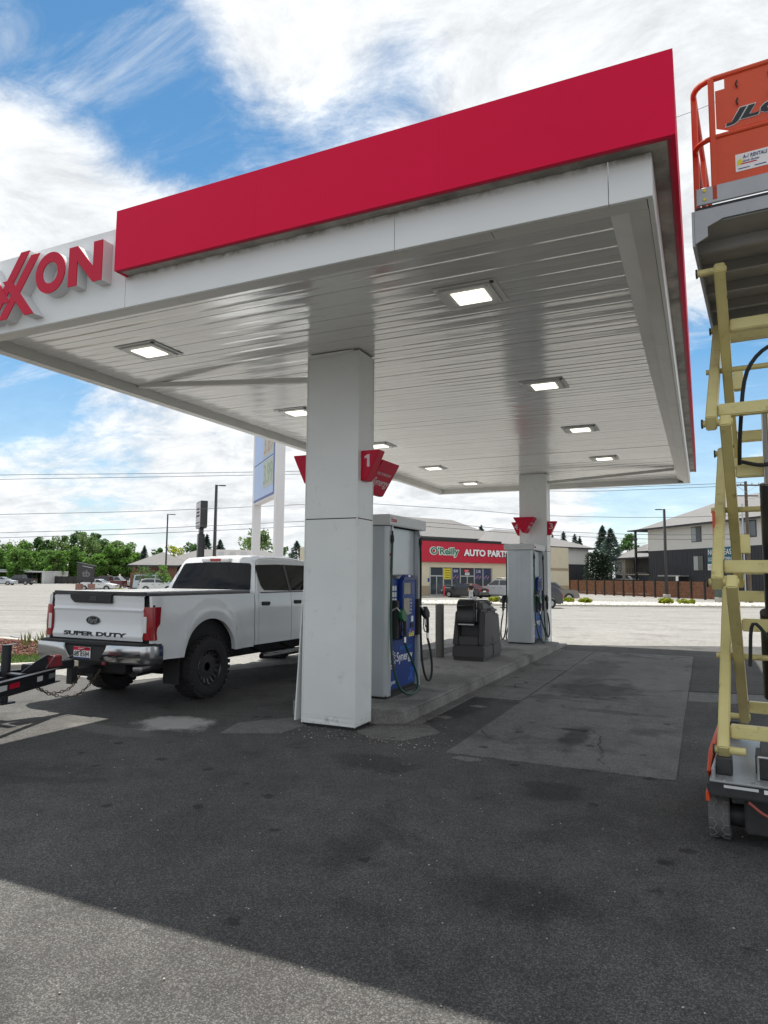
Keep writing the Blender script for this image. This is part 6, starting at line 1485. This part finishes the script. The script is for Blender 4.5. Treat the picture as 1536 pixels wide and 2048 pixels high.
# person crossing the store lot
def person(px, d):
    x, y = P(px, d); t = thing('person', 'person in black shirt and light trousers walking past the black sedan', 'person', (x, y, gz(d)+.005), YAW+.3)
    J = {'pel': (0, 0, .86, .125), 'wst': (0, 0, 1.0, .115), 'che': (0, 0, 1.22, .135), 'nek': (0, .01, 1.36, .06), 'hd0': (0, .02, 1.43, .075), 'hd1': (0, .025, 1.53, .09), 'hd2': (0, .02, 1.60, .06),
         'ls': (-.17, 0, 1.30, .055), 'le': (-.23, -.03, 1.06, .042), 'lh': (-.24, .06, .86, .034), 'lf': (-.24, .10, .78, .026), 'rs': (.17, 0, 1.30, .055), 're': (.23, -.02, 1.06, .042), 'rh': (.25, .03, .84, .034), 'rf': (.25, .05, .76, .026),
         'll': (-.09, 0, .80, .085), 'lk': (-.10, .10, .46, .062), 'la': (-.10, -.02, .09, .045), 'lt': (-.10, .13, .04, .035), 'rl': (.09, 0, .80, .085), 'rk': (.10, .02, .45, .062), 'ra': (.10, -.16, .11, .045), 'rt': (.10, -.02, .04, .035)}
    E = [('pel', 'wst'), ('wst', 'che'), ('che', 'nek'), ('nek', 'hd0'), ('hd0', 'hd1'), ('hd1', 'hd2'), ('che', 'ls'), ('ls', 'le'), ('le', 'lh'), ('lh', 'lf'), ('che', 'rs'), ('rs', 're'), ('re', 'rh'), ('rh', 'rf'), ('pel', 'll'), ('ll', 'lk'), ('lk', 'la'), ('la', 'lt'), ('pel', 'rl'), ('rl', 'rk'), ('rk', 'ra'), ('ra', 'rt')]
    ks = list(J)
    def skin(name, keys, grow, mm, cut=None):
        me = bpy.data.meshes.new(name); kk = [k for k in ks if k in keys]
        me.from_pydata([J[k][:3] for k in kk], [(kk.index(p), kk.index(q)) for p, q in E if p in keys and q in keys], [])
        o = bpy.data.objects.new(name, me); C.objects.link(o)
        o.modifiers.new('s', 'SKIN'); sv = me.skin_vertices[0].data
        for i, k in enumerate(kk): sv[i].radius = (J[k][3]+grow, J[k][3]+grow)
        sv[0].use_root = True
        su = o.modifiers.new('u', 'SUBSURF'); su.levels = su.render_levels = 2
        dgp = bpy.context.evaluated_depsgraph_get(); dgp.update(); m2 = bpy.data.meshes.new_from_object(o.evaluated_get(dgp)); bpy.data.objects.remove(o)
        m2.materials.clear(); m2.materials.append(mm); o2 = bpy.data.objects.new(name, m2); C.objects.link(o2); o2.parent = t
        m2.polygons.foreach_set('use_smooth', [True]*len(m2.polygons)); return o2
    skin('body', set(ks), 0, mat('skin', (.45, .25, .17), .6))
    skin('shirt', {'wst', 'che', 'ls', 'le', 'rs', 're', 'pel'}, .016, mat('shirt_black', (.012, .012, .014), .9))
    skin('trousers', {'pel', 'll', 'lk', 'la', 'rl', 'rk', 'ra'}, .018, mat('trouser_grey', (.46, .46, .47), .9))
    MB().lathe([(.098, 0), (.10, .05), (.085, .10), (.04, .125), (.001, .13)], (0, .02, 1.52), 'z', 14).build('cap', mat('shirt_black', (.012, .012, .014), .9), t, smooth=True)
    MB().prism([(-.07, .09), (.07, .09), (.055, .19), (-.055, .19)], 'z', 1.525, 1.54).build('cap_peak', mat('shirt_black', (.012, .012, .014), .9), t)
person(942, 62)

# ================================================================ BACKGROUND: signs, lamps, poles, wires
# price sign on two white posts
pa, pb = Vector(P(512, 27.2)), Vector(P(557, 23.6)); v = pb-pa; an = math.atan2(v.y, v.x)
ps = thing('price_sign', 'tall fuel price sign on two white square posts beyond the pickup', 'sign', (pa.x, pa.y, 0), an); L_ = v.length
PS = mat('post_white', (.74, .72, .73), .5, var=.03, vs_=2)
for x in (0, L_): B(x-.15, x+.15, -.15, .15, 0, 9.4).build('post', PS, ps, .006)
B(.151, L_-.151, -.14, .14, 4.55, 9.2).build('cabinet', PS, ps, .01)
fc = B(.17, L_-.17, -.160, -.141, 4.62, 9.1).build('sign_face', mat('price_blue', (.36, .47, .74), .35, var=.12, vs_=.5), ps)
B(L_-.30, L_-.172, -.164, -.1605, 4.62, 9.1).build('sign_border', mat('price_navy', (.01, .04, .22), .4), fc); B(.17, L_-.31, -.164, -.1605, 4.62, 4.70).build('sign_border', MATS['price_navy'], fc)
for k, (z, c, s) in enumerate(((5.0, (.30, .42, .30), '3.99'), (6.15, (.55, .28, .24), '3.89'), (7.55, (.33, .34, .34), '3.69'))):
    pn = B(L_*.48, L_-.34, -.166, -.1605, z, z+1.0).build('digit_panel', mat('digit_panel', (.50, .52, .46), .6), fc)
    text(s, (L_*.48+.1, -.167, z+.12), (1, 0, 0), (0, 0, 1), L_*.52-.55, .76, mat('digit_%d' % k, c, .6), pn, .004)
for z in (6.05, 7.35): B(.172, L_-.31, -.165, -.1605, z, z+.025).build('sign_divider', DARK, fc)
# restaurant pylon sign
pa = Vector(P(402, 64)); py_ = thing('pylon_sign', 'black pylon sign with pale lettered face on a black post', 'sign', (pa.x, pa.y, gz(64)), YAW+rad(116))
B(-.30, .30, -.30, .30, 0, 5.9).build('post', BLACKP, py_, .01); B(-.2, .2, -.2, .2, 5.9, 6.5).build('neck', BLACKP, py_)
MB().prism([(-1.15, 6.55), (-.95, 6.42), (.95, 6.42), (1.15, 6.62), (1.15, 8.75), (1.0, 8.95), (-1.15, 8.95)], 'y', -.32, .32).build('cabinet', BLACKP, py_, .03, 2, fix=True)
for s in (-1, 1):
    f_ = B(-1.02, 1.02, min(s*.322, s*.34), max(s*.322, s*.34), 6.72, 8.8).build('sign_face', mat('pylon_face', (.55, .52, .55), .5, var=.05, vs_=2), py_)
    for k in range(3): B(-.75+.1*k, .75-.15*k, min(s*.341, s*.346), max(s*.341, s*.346), 7.5+.32*k, 7.68+.32*k).build('face_print', BLACKM, f_)
    B(-.9, .9, min(s*.341, s*.347), max(s*.341, s*.347), 6.9, 6.98).build('face_line', BLACKM, f_)
# slanted black sign with brick piers
pa = Vector(P(176, 80)); tb = thing('slanted_sign', 'black slant topped monument sign on two brick piers', 'sign', (pa.x, pa.y, gz(80)), YAW)
PB_ = mat('pier_brick', (.30, .17, .14), .9, var=.2, vs_=6)
for x in (-.75, .68): B(x-.32, x+.32, -.3, .3, 0, .95).build('brick_pier', PB_, tb, .02)
for x in (-.75, .68): B(x-.08, x+.08, -.08, .08, .95, 1.4).build('post', BLACKP, tb)
MB().prism([(-1.0, 1.25), (.95, 1.25), (.95, 2.95), (-1.0, 3.35)], 'y', -.15, .15).build('panel', BLACKP, tb, .02, fix=True); MB().bar((-1.15, 0, 3.45), (1.15, 0, 2.98), .5, .08).build('slant_cap', BLACKM, tb)
MB().bar((-.4, -.16, 3.02), (.8, -.16, 2.78), .015, .05).build('light_strip', GREYL, tb)
text('tb', (-.42, -.157, 1.75), (1, 0, 0), (0, 0, 1), .95, .78, mat('logo_grey', (.16, .16, .17), .5), tb, .01, name='logo', bold=.03)
# lamp posts
def lamp(label, px, d, top, arm, w=.09):
    x, y = P(px, d); h = Z(px, top, d)-gz(d); t = thing('lamp_post', label, 'lamp post', (x, y, gz(d)), YAW)
    B(-.3, .3, -.3, .3, 0, .45).build('footing', KERBM, t, .03); MB().hexa([(-w*1.1, -w*1.1, .45), (w*1.1, -w*1.1, .45), (w*1.1, w*1.1, .45), (-w*1.1, w*1.1, .45)], [(-w*.8, -w*.8, h), (w*.8, -w*.8, h), (w*.8, w*.8, h), (-w*.8, w*.8, h)]).build('pole', BLACKP, t)
    s = 1 if arm > 0 else -1
    MB().bar((0, 0, h-.08), (s*.3, 0, h-.06), .06, .06, up=(0, 1, 0)).build('arm', BLACKP, t); B(min(s*.25, arm), max(s*.25, arm), -.16, .16, h-.11, h-.02).build('lamp_head', BLACKP, t, .02)
lamp('slim black lamp post over the restaurant roof', 334, 88, 1028, 1.0)
lamp('tall black lamp post next to the black pylon sign', 430, 62, 969, .85, .13)
lamp('black lamp post in front of the white and black apartment building', 1331, 72, 1018, -.95, .12)
# utility poles with hardware
WOODP = mat('pole_wood', (.11, .085, .065), .9, var=.25, vs_=3)
def upole(label, px, d, top):
    x, y = P(px, d); h = Z(px, top, d)-gz(d); t = thing('utility_pole', label, 'utility pole', (x, y, gz(d)), YAW)
    MB().tube([(0, 0, -.2), (0, 0, h)], [.17, .12], 12).build('pole', WOODP, t, smooth=True)
    MB().bar((-1.2, -.12, h-.35), (1.2, -.12, h-.35), .1, .12).build('crossarm', WOODP, t); MB().bar((-1.0, -.12, h-1.3), (1.0, -.12, h-1.3), .09, .1).build('crossarm', WOODP, t)
    for x_ in (-1.1, -.5, .5, 1.1): MB().lathe([(.03, 0), (.06, .05), (.03, .1), (.06, .15), (.02, .2)], (x_, -.12, h-.29), 'z', 8).build('insulator', GREYM, t, smooth=True)
    for s in (-1, 1): MB().bar((s*.9, -.14, h-.4), (0, -.14, h-1.0), .03, .03).build('brace', STEEL, t)
    MB().tube([(-.45, -.1, .0), (-.45, -.1, h-2.0)], .06, 8).build('conduit', GREYM, t, smooth=True); MB().bar((-.45, -.1, 3), (0, 0, 3), .04, .04).build('conduit_bracket', GREYM, t); MB().bar((-.45, -.1, h-2.1), (0, 0, h-2.1), .04, .04).build('conduit_bracket', GREYM, t)
    MB().bar((0, -.1, h-1.6), (1.6, -.3, h-1.35), .05, .05).build('lamp_arm', STEEL, t); MB().bar((1.4, -.3, h-1.4), (2.0, -.35, h-1.32), .2, .08).build('lamp_head', GREYL, t)
    return t
upole('brown wooden utility pole with conduit behind the scissor lift', 1497, 60, 962); upole('wooden utility pole standing behind the numbered one column', 690, 57, 930)
WIRE = mat('wire', (.05, .05, .055), .6)
wl_ = [([(-700, 972), (-300, 957), (0, 949), (300, 946), (611, 941), (690, 939)], 'topmost power line strung left of the white price sign'), ([(690, 939), (900, 968), (1150, 976), (1300, 972), (1430, 967), (1497, 964)], 'topmost power line running from the column to the lift side pole'),
       ([(-700, 982), (-300, 967), (0, 958), (300, 953), (611, 947), (690, 945)], 'second power line under the topmost one by the price sign'), ([(690, 945), (900, 974), (1150, 982), (1300, 978), (1430, 973), (1497, 970)], 'second power line just under the canopy back edge'),
       ([(-700, 1050), (-300, 1038), (0, 1029), (300, 1022), (620, 1008), (690, 1004)], 'single cable crossing behind the pylon sign cabinet'), ([(690, 1004), (942, 1020), (1035, 1028), (1150, 1033), (1330, 1035), (1497, 1030)], 'single cable crossing above the auto parts store roof'),
       ([(-700, 1090), (-300, 1078), (0, 1066), (300, 1057), (620, 1042), (690, 1038)], 'upper of two low cables over the hedge row trees'), ([(690, 1038), (846, 1044), (1035, 1060), (1150, 1065), (1330, 1070), (1497, 1068)], 'upper of two low cables in front of the hip roofs'),
       ([(-700, 1100), (-300, 1088), (0, 1076), (300, 1067), (620, 1052), (690, 1048)], 'lower of two low cables over the hedge row trees'), ([(690, 1048), (846, 1053), (1021, 1066), (1150, 1073), (1330, 1079), (1497, 1078)], 'lower of two low cables in front of the hip roofs')]
for pts, lb in wl_:
    q = [(*P(px, 57+(px-690)/807*3 if px > 690 else 57), Z(px, py, 57+(px-690)/807*3 if px > 690 else 57)) for px, py in pts]
    o = MB().tube(curve(q, 6), .021, 5).build('power_line', WIRE, None, smooth=True); tag(o, lb, 'power line')
q = [(*P(px, 30), Z(px, py, 30)) for px, py in ((700, 430), (1350, 193), (1536, 119), (2200, -150))]
tag(MB().tube(curve(q, 6), .012, 5).build('power_line', WIRE, None, smooth=True), 'thin overhead wire crossing between the canopy corner and the lift platform', 'power line')
# transformer cabinet by the pole
x, y = P(1440, 58); tf = thing('transformer_box', 'green grey transformer cabinet on a concrete base near the fence end', 'cabinet', (x, y, gz(58)+.08), YAW)
B(-.42, .42, -.4, .4, 0, .45).build('base', KERBM, tf, .02); B(-.40, .40, -.38, .38, .451, 1.15).build('cabinet', mat('cabinet_green', (.05, .085, .07), .5), tf, .02); B(.1, .22, -.395, -.381, .9, 1.05).build('warning_label', WHT, tf)
